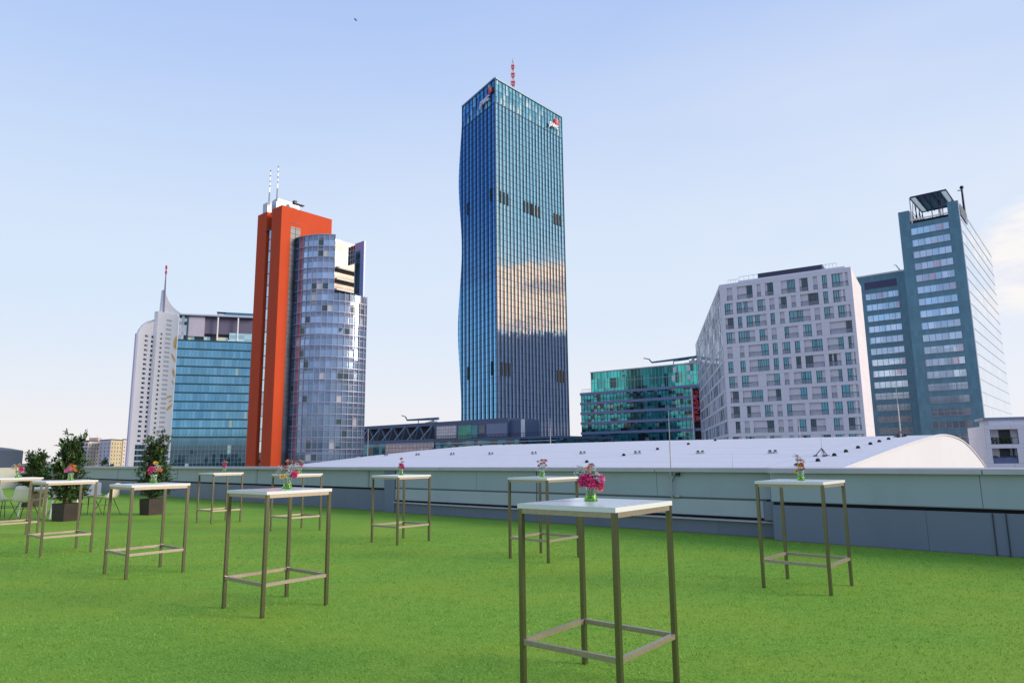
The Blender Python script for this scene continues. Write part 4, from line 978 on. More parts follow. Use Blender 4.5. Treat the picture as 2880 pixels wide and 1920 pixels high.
p0, p1 = atd(2712, 588, 252), atd(2702, 528, 252); p1.x, p1.y = p0.x, p0.y
mb = MB(); mb.tube(p0 - V((0, 0, 2.5)), p1, .40, .30, 8); mb.ball(p1, .6, 0, 6); mb.tube(p1 + V((-1.4, 0, -1)), p1 + V((0, 0, -1)), .15); mb.build('antenna', plain('navy_antenna', (.01, .01, .09), .5), st)
# lower wing of the same tower, standing behind
HB = 59.4
Lb, Rb = onz(2402.9, 784, HB), onz(2542.2, 762, HB)
F9 = Fr(Lb, Rb)
sw = thing('teal_stone_wing', 'lower teal stone office wing between the white apartments and the teal tower', 'office building', (Lb.x, Lb.y + 5, -20))
mb = MB(); F9.box(mb, 0, F9.L + 10, -20, HB, -15, 0); mb.build('wall', M['tealstone'], sw)
mb = MB(); F9.box(mb, 0, F9.L + 10, HB, HB + .5, -15, .2); mb.build('coping', M['greymetal'], sw)
a0, zl = F9.hit(2430.5, 796.3); a1, _ = F9.hit(2520.8, 783.1); zl2 = F9.hit(2431.3, 815.4)[1]
mb = MB(); F9.box(mb, a0, a1, zl2, zl, 0, .1); mb.build('louvre', plain('purple_louvre', (.05, .05, .13), .5), sw)
za, zb9 = F9.hit(2434.3, 828.6)[1], F9.hit(2472.6, 1203)[1]; pz = (za - zb9) / 12
for k in range(15):
    z = za - pz * k; ribbon(F9, 2.95, 12.75, z - 2.0, z, sw, k > 8 and k % 2)
a, z = F9.hit(2537, 760, -3)
mb = MB(); mb.tube(F9.p(a, -3, HB), F9.p(a - 1.7, -3, HB + 3.2), .25, .12); mb.tube(F9.p(a - 1.7, -3, HB + 3.2), F9.p(a - 2.3, -3, HB + 3.1), .1); mb.build('roof_davit', M['greymetal'], sw)

# ------------------------------------------------------------------ low white apartments at the right edge
kk = .77
P0 = CAM + (V((105.89, 156.66, 7)) - CAM) * kk; P1 = CAM + (V((112.8, 153.7, 7)) - CAM) * kk
F10 = Fr((P0.x, P0.y), (P1.x, P1.y)); HZ = (7 - CAMH) * kk + CAMH
ra = thing('terraced_apartment_block', 'low white apartment block with planted loggias at the right edge', 'apartment building', (P0.x + 8, P0.y + 5, -20))
zk = lambda z: (z - CAMH) * kk + CAMH
op = [(1.03 * kk, 6.2 * kk, zk(2.76), zk(6.02)), (1.04 * kk, 5.41 * kk + .2, zk(-1.43), zk(1.85))]
mb = MB(); L10 = 16
F10.box(mb, 0, L10, zk(6.02), HZ, -1.6, 0); F10.box(mb, 0, L10, zk(1.85), zk(2.76), -1.6, 0); F10.box(mb, 0, L10, -20, zk(-1.43), -1.6, 0)
for (a0, a1, z0, z1) in op: F10.box(mb, 0, a0, z0, z1, -1.6, -.004); F10.box(mb, a1, L10, z0, z1, -1.6, -.004)
F10.box(mb, 0, L10, -20, HZ - .1, -14, -1.65)
mb.build('facade_frame', M['apw'], ra)
mb = MB(); F10.box(mb, .9, L10, HZ, zk(8.2), -8, -1.4); mb.build('roof_storey', M['apw'], ra)
mb = MB(); F10.box(mb, .2, L10, zk(8.2), zk(8.75), -8.2, -1.0); mb.build('roof_edge', plain('grey_roof_edge', (.22, .27, .36), .4), ra)
mb = MB(); F10.box(mb, .15, 1.0, HZ, zk(8.0), -1.2, -1.15); mb.build('glass_screen', M['railglass'], ra)
for j, (a0, a1, z0, z1) in enumerate(op):
    m_ = MB(); W_ = a1 - a0
    F10.box(m_, a0, a1, z0, z1, -1.6, -1.5, 1); F10.box(m_, a0 + W_ * .38, a0 + W_ * .8, z0, z1 - .05, -1.5, -1.42, 0); F10.box(m_, a0 + W_ * .05, a0 + W_ * .14, z0, z1, -1.5, -1.3, 4)
    if j: F10.box(m_, a0 + W_ * .82, a1 - .1, z0, z1, -1.5, -1.4, 5)
    F10.box(m_, a0, a1, z0, z0 + .08, -.2, -.05, 0); F10.box(m_, a0, a1, z0 + 1.05, z0 + 1.12, -.16, -.08, 0); F10.box(m_, a0, a0 + .07, z0, z1, -.2, -.05, 0); F10.box(m_, a1 - .07, a1, z0, z1, -.2, -.05, 0)
    if j: F10.box(m_, a0 + .1, a1 - .1, z0 + .08, z0 + 1.05, -.14, -.11, 2)
    else: F10.box(m_, a1 - .8, a1 - .1, z0 + .08, z0 + 1.05, -.14, -.11, 3)
    m_.build('loggia', [M['frame'], M['blind'], plain('slate_railing', (.12, .17, .33), .4), M['railglass'], M['white'], M['teal']], ra)
def leafclump(mb, c, n, sx, sy, sz, size, rnd, m=(0,)):
    for _ in range(n):
        while True:
            x, y, z = rnd.uniform(-1, 1), rnd.uniform(-1, 1), rnd.uniform(-1, 1)
            if x*x + y*y + z*z <= 1: break
        p = V((c[0] + x * sx, c[1] + y * sy, c[2] + z * sz)); d = V((rnd.gauss(0, 1), rnd.gauss(0, 1), rnd.gauss(0, .8))).normalized(); e = d.orthogonal().normalized()
        e.rotate(Matrix.Rotation(rnd.uniform(0, 6.28), 3, d)); s = size * rnd.uniform(.6, 1.3)
        mb.poly([p - d * s, p + e * s * .45, p + d * s, p - e * s * .45], m=rnd.choice(m))
def leafmat(name, c, var=.4):
    t = NT(name); n = t.noise(t.obj(), 3.0, 3); t.set(color=t.mix(t.rng(n, .3, .7), tuple(v * (1 - var) for v in c), tuple(v * (1 + var) for v in c)), rough=.45, spec=.4); return t.mat
M['leaf'] = leafmat('leaf_green', (.045, .11, .025)); M['leafd'] = leafmat('leaf_dark', (.018, .045, .018)); M['leafl'] = leafmat('leaf_light', (.10, .20, .035))
rn = random.Random(3)
(a0, a1, z0, z1) = op[0]
for k in range(6):
    c = F10.p(a0 + .4 + (a1 - a0 - 1.4) * k / 5, -.55, z0 + .1)
    t_ = thing('balcony_plant', 'green pot plant, %s from the left behind the upper loggia railing' % ORD[k], 'plant', c, 'loggia plants')
    m_ = MB(); leafclump(m_, (c.x, c.y, c.z + .75), 60, .32, .25, .42, .13, rn, (0, 1, 2)); m_.build('foliage', [M['leaf'], M['leafd'], M['leafl']], t_)
    m_ = MB(); m_.lathe([(.0, .0), (.14, 0), (.18, .35), (.0, .35)], c, 10); m_.build('pot', M['planter'], t_)
(a0, a1, z0, z1) = op[1]
for k, f in enumerate((.1, .45, .9)):
    c = F10.p(a0 + (a1 - a0) * f, -.02, z0 + 1.05)
    t_ = thing('railing_planter', 'dark railing planter, %s from the left on the lower loggia' % ORD[k], 'planter', c, 'railing planters')
    m_ = MB(); F10.box(m_, (a1 - a0) * f + a0 - .32, (a1 - a0) * f + a0 + .32, z0 + 1.02, z0 + 1.22, -.2, .15); m_.build('trough', M['dark'], t_)
    m_ = MB(); leafclump(m_, (c.x, c.y, c.z + .2), 30, .3, .15, .15, .08, rn, (0, 1)); m_.build('foliage', [M['leaf'], M['leafd']], t_)

# ------------------------------------------------------------------ housing blocks far left, dark drum roof, trees
def house(label, pxs, H, z_c1, cols, name='housing_block', rowz=None, nrow=9):
    """pxs: left, corner, right roof pixels at height H"""
    Pp = [onz(*q, H) for q in pxs]; bk = Pp[0] + Pp[2] - Pp[1]
    t_ = thing(name, label, 'apartment building', (Pp[1].x, Pp[1].y + 5, -20))
    for j in range(2):
        F = Fr(Pp[j], Pp[j + 1]); m_ = MB(); F.box(m_, 0, F.L, -20, H, -.4 , 0); m_.build('wall', z_c1[j], t_)
        for r in range(nrow):
            for c in range(cols[j]):
                a = F.L * (c + .5) / cols[j]; z = H - 2.6 - r * 2.9
                m_ = MB(); F.box(m_, a - .6, a + .6, z - .7, z + .7, -.05, .12); m_.build('window', M['wwin'], t_)
    m_ = MB(); prism(m_, [Pp[0], Pp[1], Pp[2], bk], H, H + .8); m_.build('roof', M['dark'], t_)
    return t_
pinkm, creamm, yelm, lilm = plain('pink_render', (.66, .53, .53), .7, 0, .03, .2), plain('cream_render_far', (.78, .68, .56), .7, 0, .03, .2), plain('yellow_render', (.70, .58, .34), .7, 0, .03, .2), plain('lilac_render_far', (.66, .60, .64), .7, 0, .03, .2)  # pink is the shaded face tone, cream the lit one; light put into colour
h1 = house('pink and cream housing block with dark flat roof left of the white tower', [(214, 1241), (249, 1240.5), (281, 1241.5)], 16.5, (pinkm, creamm), (4, 4))
p = onz(262, 1236, 18); mb = MB(); mb.cbox((p.x, p.y + 3, 17), 7, 5, 2.6); mb.tube((p.x - 3, p.y, 19), (p.x - 3, p.y, 22), .12); mb.tube((p.x + 3, p.y, 19), (p.x + 3, p.y, 21.6), .12); mb.build('roof_storey', pinkm, h1)
house('lilac and yellow housing block directly beside the white tower', [(281, 1239), (313, 1236.8), (344, 1238.8)], 16.9, (lilm, yelm), (3, 4))
house('yellow end housing block touching the white tower', [(344, 1237), (347, 1236.4), (366, 1237.6)], 17.6, (yelm, creamm), (1, 2))
c = V((-56.5, 58, 0)); z_t = CAMH + 44 / FPX * 80
dr = thing('dark_drum_building', 'dark slate rounded hall roof rising behind the left parapet', 'building', (c.x, c.y, -20))
c = V((-60.0, 72, 0)); mb = MB(); mb.lathe([(7.8, -20), (7.8, 2.52), (7.75, 2.62), (6.6, 2.86), (5.4, 3.02), (3, 3.25), (0, 3.4)], c, 96); mb.build('drum', plain('dark_slate_metal', (.045, .065, .09), .5, .1, .08, .3), dr)
mb = MB(); mb.poly
def tree(u, v, dist, H, wid, label, kind='broad', n=900):
    top = atd(u, v, dist); base = V((top.x, top.y, -20)); Ht = top.z + 20
    t_ = thing('tree', label, 'tree', base)
    m_ = MB(); m_.tube(base, base + V((0, 0, Ht * .8)), .45, .12, 8)
    for k in range(7):
        a = k * 2.4; z = Ht * (.35 + .07 * k); m_.tube(base + V((0, 0, z)), base + V((math.cos(a) * wid * .3, math.sin(a) * wid * .3, z + Ht * .12)), .16, .04, 5)
    m_.build('trunk', M['bark'], t_)
    m_ = MB(); r_ = random.Random(int(u * 7))
    for k in range(26):
        f = r_.random() ** .8; z = Ht * (1 - .62 * f); rr = wid * .5 * ((.25 + .9 * f) if kind == 'cone' else math.sqrt(max(.08, 1 - (1.5 * f - .75) ** 2 / .6)))
        a = r_.uniform(0, 6.28); q = r_.random() ** .5 * rr * .8
        cc = (base.x + math.cos(a) * q, base.y + math.sin(a) * q, base.z + z - 1.0); s = wid * .15 * r_.uniform(.7, 1.2)
        leafclump(m_, cc, n // 26, s * 1.15, s * 1.15, s * .85, .42, r_, r_.choice(((0, 1), (0, 0, 2), (1, 1, 0))))
    leafclump(m_, (base.x, base.y, base.z + Ht - .6), 20, .5, .5, .7, .35, r_, (0, 1))
    m_.build('crown', [M['leaf'], M['leafd'], M['leafl']], t_)
tree(219, 1268, 210, 24, 5.0, 'dark tapering tree standing before the pink housing block', 'cone', 1500)
tree(298, 1285.5, 230, 22, 6.5, 'rounded tree in front of the yellow housing block', 'broad', 1500)
tree(128, 1294, 250, 20, 9, 'low green tree top seen just left of the middle planter', 'broad', 1200)
tree(160, 1296, 300, 20, 12, 'distant tree top partly hidden by the middle planter', 'broad', 1200)
tree(192, 1298, 260, 20, 9, 'distant tree top between the middle planter and the dark tapering tree', 'broad', 1000)
p = atd(107, 1293, 900)
ft = thing('distant_tower', 'tiny hazy blue tower on the horizon between two planters', 'tower', (p.x, p.y, -20))
mb = MB(); mb.cbox((p.x, p.y, -20), 5, 5, 22 + p.z); mb.cbox((p.x, p.y, p.z + 1.9), 3, 3, 1.6, 0); mb.build('shaft', plain('hazy_blue_glass', (.30, .42, .62), .5), ft)
mb = MB()
rh = random.Random(8)
for i in range(120):
    a = math.radians(-52 + i * .8); d = 1500
    x, y = math.sin(a) * d, math.cos(a) * d; h = rh.uniform(3, 9)
    leafclump(mb, (x, y, -16 + h * .5), 26, 14, 14, h, 5, rh, (0, 0, 1))
tag(mb.build('far_woodland', [leafmat('hazy_leaf', (.10, .15, .12)), leafmat('hazy_leaf_dark', (.07, .11, .10))]), kind='stuff')
# ------------------------------------------------------------------ cocktail tables
def make_table():
    t_ = thing('cocktail_table', 'x', 'cocktail table', (0, 0, 0), 'high square cocktail tables on the turf')
    W = .71; m_ = MB(); m_.box((-W / 2, -W / 2, 1.072), (W, 0, 0), (0, W, 0), (0, 0, .028)); m_.build('tabletop', M['tabletop'], t_, bevel=.0025)
    s = .015; q = W / 2 - .018
    for (i, j) in ((-1, -1), (1, -1), (1, 1), (-1, 1)):
        m_ = MB(); m_.box((i * q - s, j * q - s, .004), (2 * s, 0, 0), (0, 2 * s, 0), (0, 0, 1.068)); l_ = m_.build('leg', M['steel'], t_, bevel=.0015)
        m_ = MB(); m_.cbox((i * q, j * q, 0), .026, .026, .004); g = m_.build('foot_cap', M['rubber'], l_)
    m_ = MB()
    for (i, j) in ((0, -1), (0, 1)): m_.box((-q + s, j * q - s + .001, 1.041), (2 * q - 2 * s, 0, 0), (0, 2 * s - .002, 0), (0, 0, .0305))
    for (i, j) in ((-1, 0), (1, 0)): m_.box((i * q - s + .001, -q + s, 1.041), (2 * s - .002, 0, 0), (0, 2 * q - 2 * s, 0), (0, 0, .0305))
    m_.build('apron_frame', M['rail'], t_, bevel=.0015)
    for ax, sg in ((0, -1), (0, 1), (1, -1), (1, 1)):
        m_ = MB()
        if ax == 0: m_.box((-q + s, sg * q - s + .002, .263), (2 * q - 2 * s, 0, 0), (0, 2 * s - .004, 0), (0, 0, .030))
        else: m_.box((sg * q - s + .002, -q + s, .263), (2 * s - .004, 0, 0), (0, 2 * q - 2 * s, 0), (0, 0, .030))
        m_.build('stretcher', M['rail'], t_, bevel=.0015)
    return t_
proto = make_table()
tables = [
 (0.520, 4.511, -.679, 'nearest and largest cocktail table, carrying the big magenta bouquet'),
 (3.095, 7.624, -.725, 'rightmost cocktail table, standing alone before the slate blue parapet panel'),
 (-2.300, 6.943, -.690, 'cocktail table with the tall mixed bouquet, below the red tower'),
 (-1.914, 11.999, -.731, 'cocktail table in the middle distance in front of the parapet pier'),
 (0.416, 9.942, -.722, 'cocktail table directly behind the nearest one, with red flowers'),
 (-6.690, 16.079, -.706, 'farthest cocktail table, standing before the parapet below the teal office block'),
 (-4.308, 14.009, -.740, 'far cocktail table half hidden behind the table with the tall mixed bouquet'),
 (-4.667, 9.042, -.711, 'cocktail table in front of the right hand planter'),
 (-7.064, 11.085, -.717, 'cocktail table overlapping the middle planter'),
 (-9.475, 13.39, -.71, 'cocktail table cut off by the left edge of the picture')]
for i, (x, y, a, lb) in enumerate(tables):
    o = proto if i == 0 else copy_tree(proto)
    o.location = (x, y, 0); o.rotation_euler = (0, 0, a); o['label'] = lb
bpy.context.view_layer.update()
# ------------------------------------------------------------------ vases and bouquets
def vasemat():
    t = NT('green_tinted_glass'); z = t.sep(t.obj())[2]
    f = t.rng(z, .0, .075); c = t.mix(f, (.42, .88, .10), (.90, 1.0, .88))
    c = t.mix(t.rng(z, .010, .002), c, (.03, .50, .03)); t.set(color=c, rough=.03, trans=.9, ior=1.25, spec=.6)
    return t.mat
M['vase'] = vasemat()
M['stem'] = plain('flower_stem', (.08, .16, .03), .5, 0, .4, 60); M['stemdark'] = plain('woody_stem', (.07, .035, .02), .6, 0, .4, 60)
def petal(name, c, c2=None):
    t = NT(name); n = t.noise(t.obj(), 60, 3); t.set(color=t.mix(t.rng(n, .3, .7), tuple(v * .75 for v in c), c2 or c), rough=.5, sheen=.2)
    return t.mat
PC = dict(magenta=petal('magenta_petal', (.62, .006, .15), (.75, .03, .25)), pink=petal('pink_petal', (.80, .13, .40), (.85, .30, .50)), coral=petal('coral_petal', (.85, .28, .26)),
 red=petal('red_petal', (.50, .012, .012), (.65, .02, .02)), orange=petal('orange_petal', (.85, .20, .01), (.90, .30, .02)), yellow=petal('yellow_petal', (.88, .52, .015), (.92, .60, .04)),
 white=petal('white_petal', (.80, .82, .78)), purple=petal('purple_petal', (.13, .012, .07), (.22, .05, .14)), maroon=petal('maroon_petal', (.18, .008, .02), (.28, .01, .04)), eye=petal('flower_eye', (.06, .03, .01)), navy=petal('dark_blue_petal', (.02, .02, .10)))
def make_vase(h=.10):
    m_ = MB(); n = 28
    prof_ = [(0, 0), (.040, 0), (.0425, .003), (.041, .012), (.034, .030), (.031, .048), (.033, .066), (.039, .086), (.0435, .100)]
    inner = [(r - .003, z) for r, z in prof_[:2:-1]] + [(.038, .012), (0, .010)]
    m_.lathe([(r * h / .1, z * h / .1) for r, z in prof_ + inner], (0, 0, 0), n)
    o = m_.build('glass_vase', M['vase'], loc=(0, 0, 0), weld=True); return o
vproto = make_vase()
def bloom(kind, colr, c, nrm, R, parent, rnd):
    m_ = MB(); nrm = V(nrm).normalized(); x = nrm.orthogonal().normalized(); y = nrm.cross(x); c = V(c)
    P = lambda r, a, h: c + (x * math.cos(a) + y * math.sin(a)) * r + nrm * h
    if kind == 'daisy':
        for ring, (n, rr, tilt) in enumerate(((15, 1.0, .05), (13, .82, .22), (9, .55, .45))):
            for i in range(n):
                a = 6.283 * i / n + ring * .2 + rnd.uniform(-.06, .06); r = R * rr * rnd.uniform(.9, 1.05); h = R * tilt; w = .5 * 6.283 / n
                m_.poly([P(r * .12, a, 0), P(r * .65, a - w * .62, h * .7), P(r, a, h + R * rnd.uniform(-.08, .04)), P(r * .65, a + w * .62, h * .7)], m=0, smooth=False)
        m_.lathe([(R * .2, 0), (R * .18, R * .12), (0, R * .16)], (0, 0, 0), 8, 1)
        for k in range(len(m_.v) - 0): pass
        b0 = None
        # move the eye (built at the origin, z up) on to the flower axis
        q = nrm.to_track_quat('Z', 'Y').to_matrix()
        start = min(min(f) for f, mm in zip(m_.f, m_.m) if mm == 1)
        for k in range(start, len(m_.v)): m_.v[k] = c + q @ m_.v[k]
    elif kind == 'ruffle':
        for ring, (n, rr, h0) in enumerate(((6, 1.0, .0), (6, .8, .25), (5, .55, .45), (4, .3, .55))):
            for i in range(n):
                a = 6.283 * i / n + ring * .5 + rnd.uniform(-.2, .2); r = R * rr; w = 6.283 / n * .62; up = R * h0
                G_ = []
                for u in range(4):
                    row = []
                    for v_ in range(5):
                        f = u / 3; g = v_ / 4 - .5; rad = r * (.15 + .9 * f); row.append(P(rad * (1 - .12 * abs(g) * f), a + g * w * 2 * (.35 + .65 * f), up * .4 + up * f + R * .18 * math.sin(g * 9 + i * 2 + ring) * f + R * rnd.uniform(-.04, .04)))
                    G_.append(row)
                m_.grid(G_, 0, smooth=True)
    elif kind == 'spray':
        for i in range(20):
            d = V((rnd.gauss(0, 1), rnd.gauss(0, 1), rnd.gauss(0, .8))).normalized() * R * rnd.uniform(.4, 1.05); s = R * .23
            for k in range(5):
                a = 6.283 * k / 5; e = V((math.cos(a), math.sin(a), .3 * math.sin(3 * a + i))) * s * 1.3; f = V((math.cos(a + .5), math.sin(a + .5), .2)) * s; g = V((math.cos(a - .5), math.sin(a - .5), .2)) * s
                m_.poly([c + d, c + d + g, c + d + e, c + d + f], m=0)
            m_.ball(c + d, s * .45, 1, 4)
            m_.tube(c - nrm * R * .6, c + d, .0007, .0005, 3, 2, False)
    o = m_.build('bloom', [PC[colr], PC['white'] if kind == 'spray' else PC['yellow'] if colr == 'purple' else PC['eye'], M['stem']], parent)
    return o
def vase_set(px, zt, H, spread, recipe, vlab, blab, first=False, hv=.10, seed=0):
    if seed not in (1, 3): recipe = [(k_, c_, fx_ , fz_, R_ * 1.22, d_2) for (k_, c_, fx_, fz_, R_, d_2) in recipe]
    o = vproto if first else vproto.copy()
    if not first: col.objects.link(o)
    p = onz(*px, zt); p.z = zt + .001; o.location = p; s = hv / .10; o.scale = (s, s, s); tag(o, vlab, 'vase', 'green glass vases')
    b_ = thing('bouquet', blab, 'bouquet', p, 'small bouquets on the tables')
    rnd = random.Random(seed * 13 + 5); st_ = MB()
    rv = V((p.x, p.y, 0)).normalized(); side = V((rv.y, -rv.x, 0))
    for (kind, colr, fx, fz, R, dep) in recipe:
        top = p + side * (fx * spread) - rv * (dep * spread) + V((0, 0, hv * .92 + fz * (H - hv)))
        base = p + V((rnd.uniform(-.02, .02), rnd.uniform(-.02, .02), .012))
        rim = p + (top - p) * .5; rim.z = p.z + hv * .95; rr = V((rim.x - p.x, rim.y - p.y, 0))
        if rr.length > .026: rr = rr.normalized() * .026; rim = V((p.x + rr.x, p.y + rr.y, rim.z))
        dark = 1 if rnd.random() < .3 else 0
        st_.tube(base, rim, .0025, .002, 5, dark); st_.tube(rim, top, .002, .0015, 5, dark)
        nrm = (top - (p + V((0, 0, hv * .6)))).normalized() * .7 - rv * .6 + V((0, 0, .3))
        bloom(kind, colr, top, nrm, R, b_, rnd)
    for k in range(5):
        a = rnd.uniform(0, 6.28); q = p + V((math.cos(a) * .02, math.sin(a) * .02, hv * .95)); e = q + V((math.cos(a) * .03, math.sin(a) * .03, .03)); n_ = V((-math.sin(a), math.cos(a), 0)) * .008
        st_.poly([q, (q + e) / 2 + n_, e, (q + e) / 2 - n_], m=0)
    st_.build('stems', [M['stem'], M['stemdark']], b_)
d_, r_, s_ = 'daisy', 'ruffle', 'spray'
vase_set((1662, 1408), 1.1, .235, .085, [(r_, 'magenta', -.45, .25, .046, .35), (r_, 'magenta', .0, .15, .040, .5), (r_, 'coral', .62, -.05, .036, .3), (r_, 'magenta', .72, .02, .030, .35), (r_, 'pink', .75, .35, .036, .2), (r_, 'magenta', -.1, .42, .034, .15), (d_, 'orange', -.1, .86, .034, 0), (d_, 'purple', .12, 1.0, .03, -.2), (s_, 'white', .25, .66, .036, .2), (s_, 'white', .45, .5, .034, .3), (s_, 'white', -.3, .72, .03, 0), (s_, 'white', -.95, .60, .03, -.1), (s_, 'white', -.75, .9, .026, -.2), (d_, 'yellow', -.75, .0, .024, .1), (r_, 'maroon', .35, .15, .024, .4)],
 'largest looking green glass vase, on the nearest table', 'big bouquet of ruffled magenta flowers with white sprays on the nearest table', True, .105, 1)
vase_set((2253, 1350), 1.1, .26, .07, [(d_, 'orange', .15, .75, .028, .2), (d_, 'orange', .05, .45, .028, .4), (d_, 'yellow', -.1, .40, .026, .5), (d_, 'red', .2, .5, .026, .3), (d_, 'maroon', -.5, .45, .03, .2), (d_, 'yellow', -.55, .02, .028, .3), (d_, 'red', .5, .2, .018, .3), (s_, 'white', -.35, .95, .036, 0), (d_, 'purple', -.25, .75, .022, 0), (d_, 'purple', -.3, 1.05, .018, 0), (s_, 'white', .6, .7, .024, -.1)],
 'green glass vase on the rightmost table', 'orange, yellow and dark purple bouquet on the rightmost table', False, .10, 2)
vase_set((808, 1374), 1.1, .27, .105, [(r_, 'magenta', .55, .16, .034, .35), (d_, 'magenta', .62, .25, .044, .4), (d_, 'orange', .95, .32, .022, .3), (s_, 'white', .02, .42, .036, .4), (s_, 'white', .22, .70, .044, 0), (s_, 'white', .62, .72, .048, 0), (s_, 'white', -.7, .6, .032, 0), (s_, 'white', -.78, .45, .024, 0), (s_, 'white', -.98, .3, .020, 0), (d_, 'red', -.25, .68, .034, .2), (d_, 'purple', .35, 1.0, .04, 0), (d_, 'orange', -.02, 1.05, .034, -.1), (d_, 'yellow', -.55, .08, .034, .35), (d_, 'yellow', -.2, .12, .024, .4), (d_, 'purple', .6, 1.0, .026, -.1)],
 'green glass vase below the tall mixed bouquet left of centre', 'tall mixed bouquet of white, magenta, yellow and purple flowers left of centre', False, .115, 3)
vase_set((1128, 1334), 1.1, .27, .06, [(r_, 'magenta', .15, .35, .035, .4), (d_, 'magenta', -.35, .5, .03, .2), (d_, 'orange', -.6, .2, .024, .3), (r_, 'magenta', .55, .12, .025, .3), (d_, 'orange', -.1, 1.0, .028, 0), (d_, 'maroon', .1, 1.08, .028, -.2), (d_, 'purple', .5, .72, .022, .1), (s_, 'white', .2, .75, .022, .1)],
 'green glass vase on the table before the parapet pier', 'magenta and orange bouquet on the table before the parapet pier', False, .105, 4)
vase_set((1525, 1340), 1.1, .25, .075, [(d_, 'red', .0, .9, .034, .1), (d_, 'red', .7, .88, .034, .1), (d_, 'maroon', .35, .65, .028, .2), (d_, 'maroon', -.1, .6, .03, .2), (d_, 'red', -.55, .4, .028, .1), (d_, 'navy', -.75, .8, .022, 0), (d_, 'yellow', .05, .68, .014, .5), (s_, 'white', .3, .25, .03, .2), (s_, 'white', .75, .2, .028, .1), (s_, 'white', -.75, .0, .020, .1), (d_, 'maroon', .75, .45, .02, .1)],
 'green glass vase on the table behind the nearest one', 'dark red bouquet with white sprays on the table behind the nearest one', False, .105, 5)
vase_set((630, 1327), 1.1, .27, .07, [(r_, 'magenta', .0, .42, .036, .4), (r_, 'pink', .2, .2, .03, .4), (d_, 'magenta', -.35, .5, .028, .2), (d_, 'orange', .15, .85, .03, .1), (d_, 'purple', -.1, 1.1, .028, 0), (s_, 'white', .7, .78, .026, 0), (s_, 'white', -.65, .75, .02, 0), (s_, 'white', -.5, .2, .02, 0)],
 'green glass vase on the farthest table', 'small pink and orange bouquet on the farthest table', False, .105, 6)
vase_set((843, 1330), 1.1, .28, .075, [(d_, 'red', -.4, .42, .036, .3), (r_, 'magenta', .25, .4, .034, .3), (d_, 'orange', .05, .9, .03, .1), (d_, 'yellow', .3, .85, .024, .2), (s_, 'white', .75, .72, .028, 0), (s_, 'white', .85, .45, .028, 0), (d_, 'yellow', -.8, .3, .018, .2), (d_, 'maroon', -.75, 1.0, .02, 0), (d_, 'purple', -.2, .8, .022, 0), (d_, 'maroon', 1.0, .75, .012, 0)],
 'green glass vase on the half hidden far table', 'red, pink and orange bouquet on the half hidden far table', False, .105, 7)
vase_set((432, 1357), 1.1, .27, .085, [(r_, 'magenta', -.45, .45, .04, .4), (d_, 'magenta', -.6, .2, .03, .4), (d_, 'orange', .75, .42, .038, .3), (d_, 'yellow', .1, .98, .036, .1), (s_, 'white', .3, .7, .036, .1), (s_, 'white', .0, .35, .03, .3), (s_, 'pink' if False else 'white', .55, .62, .03, .2), (d_, 'coral', .35, .45, .018, .4)],
 'green glass vase on the table before the right hand planter', 'pink, white and orange bouquet on the table before the right hand planter', False, .11, 8)
vase_set((198, 1349), 1.1, .25, .09, [(d_, 'maroon', -.05, 1.0, .034, 0), (d_, 'orange', -.1, .85, .034, .2), (d_, 'yellow', .5, .82, .028, .1), (d_, 'orange', .35, .5, .036, .3), (r_, 'pink', -.35, .5, .034, .3), (r_, 'pink', -.75, .3, .03, .2), (d_, 'orange', .65, .3, .026, .2), (d_, 'maroon', .75, .85, .018, 0), (d_, 'red', .1, .35, .018, .4)],
 'green glass vase on the table overlapping the middle planter', 'orange, yellow and pink bouquet on the table overlapping the middle planter', False, .11, 9)
vase_set((49, 1342), 1.1, .26, .10, [(d_, 'orange', .1, .85, .034, .1), (d_, 'yellow', -.4, .5, .04, .3), (r_, 'magenta', .45, .35, .038, .3), (r_, 'pink', .6, .15, .034, .3), (s_, 'white', -.95, .55, .034, 0), (s_, 'white', -.55, .85, .028, 0), (d_, 'yellow', -.35, .75, .022, 0), (s_, 'white', .1, 1.05, .018, 0)],
 'green glass vase on the table cut off by the left edge', 'yellow, orange and pink bouquet on the table cut off by the left edge', False, .11, 10)
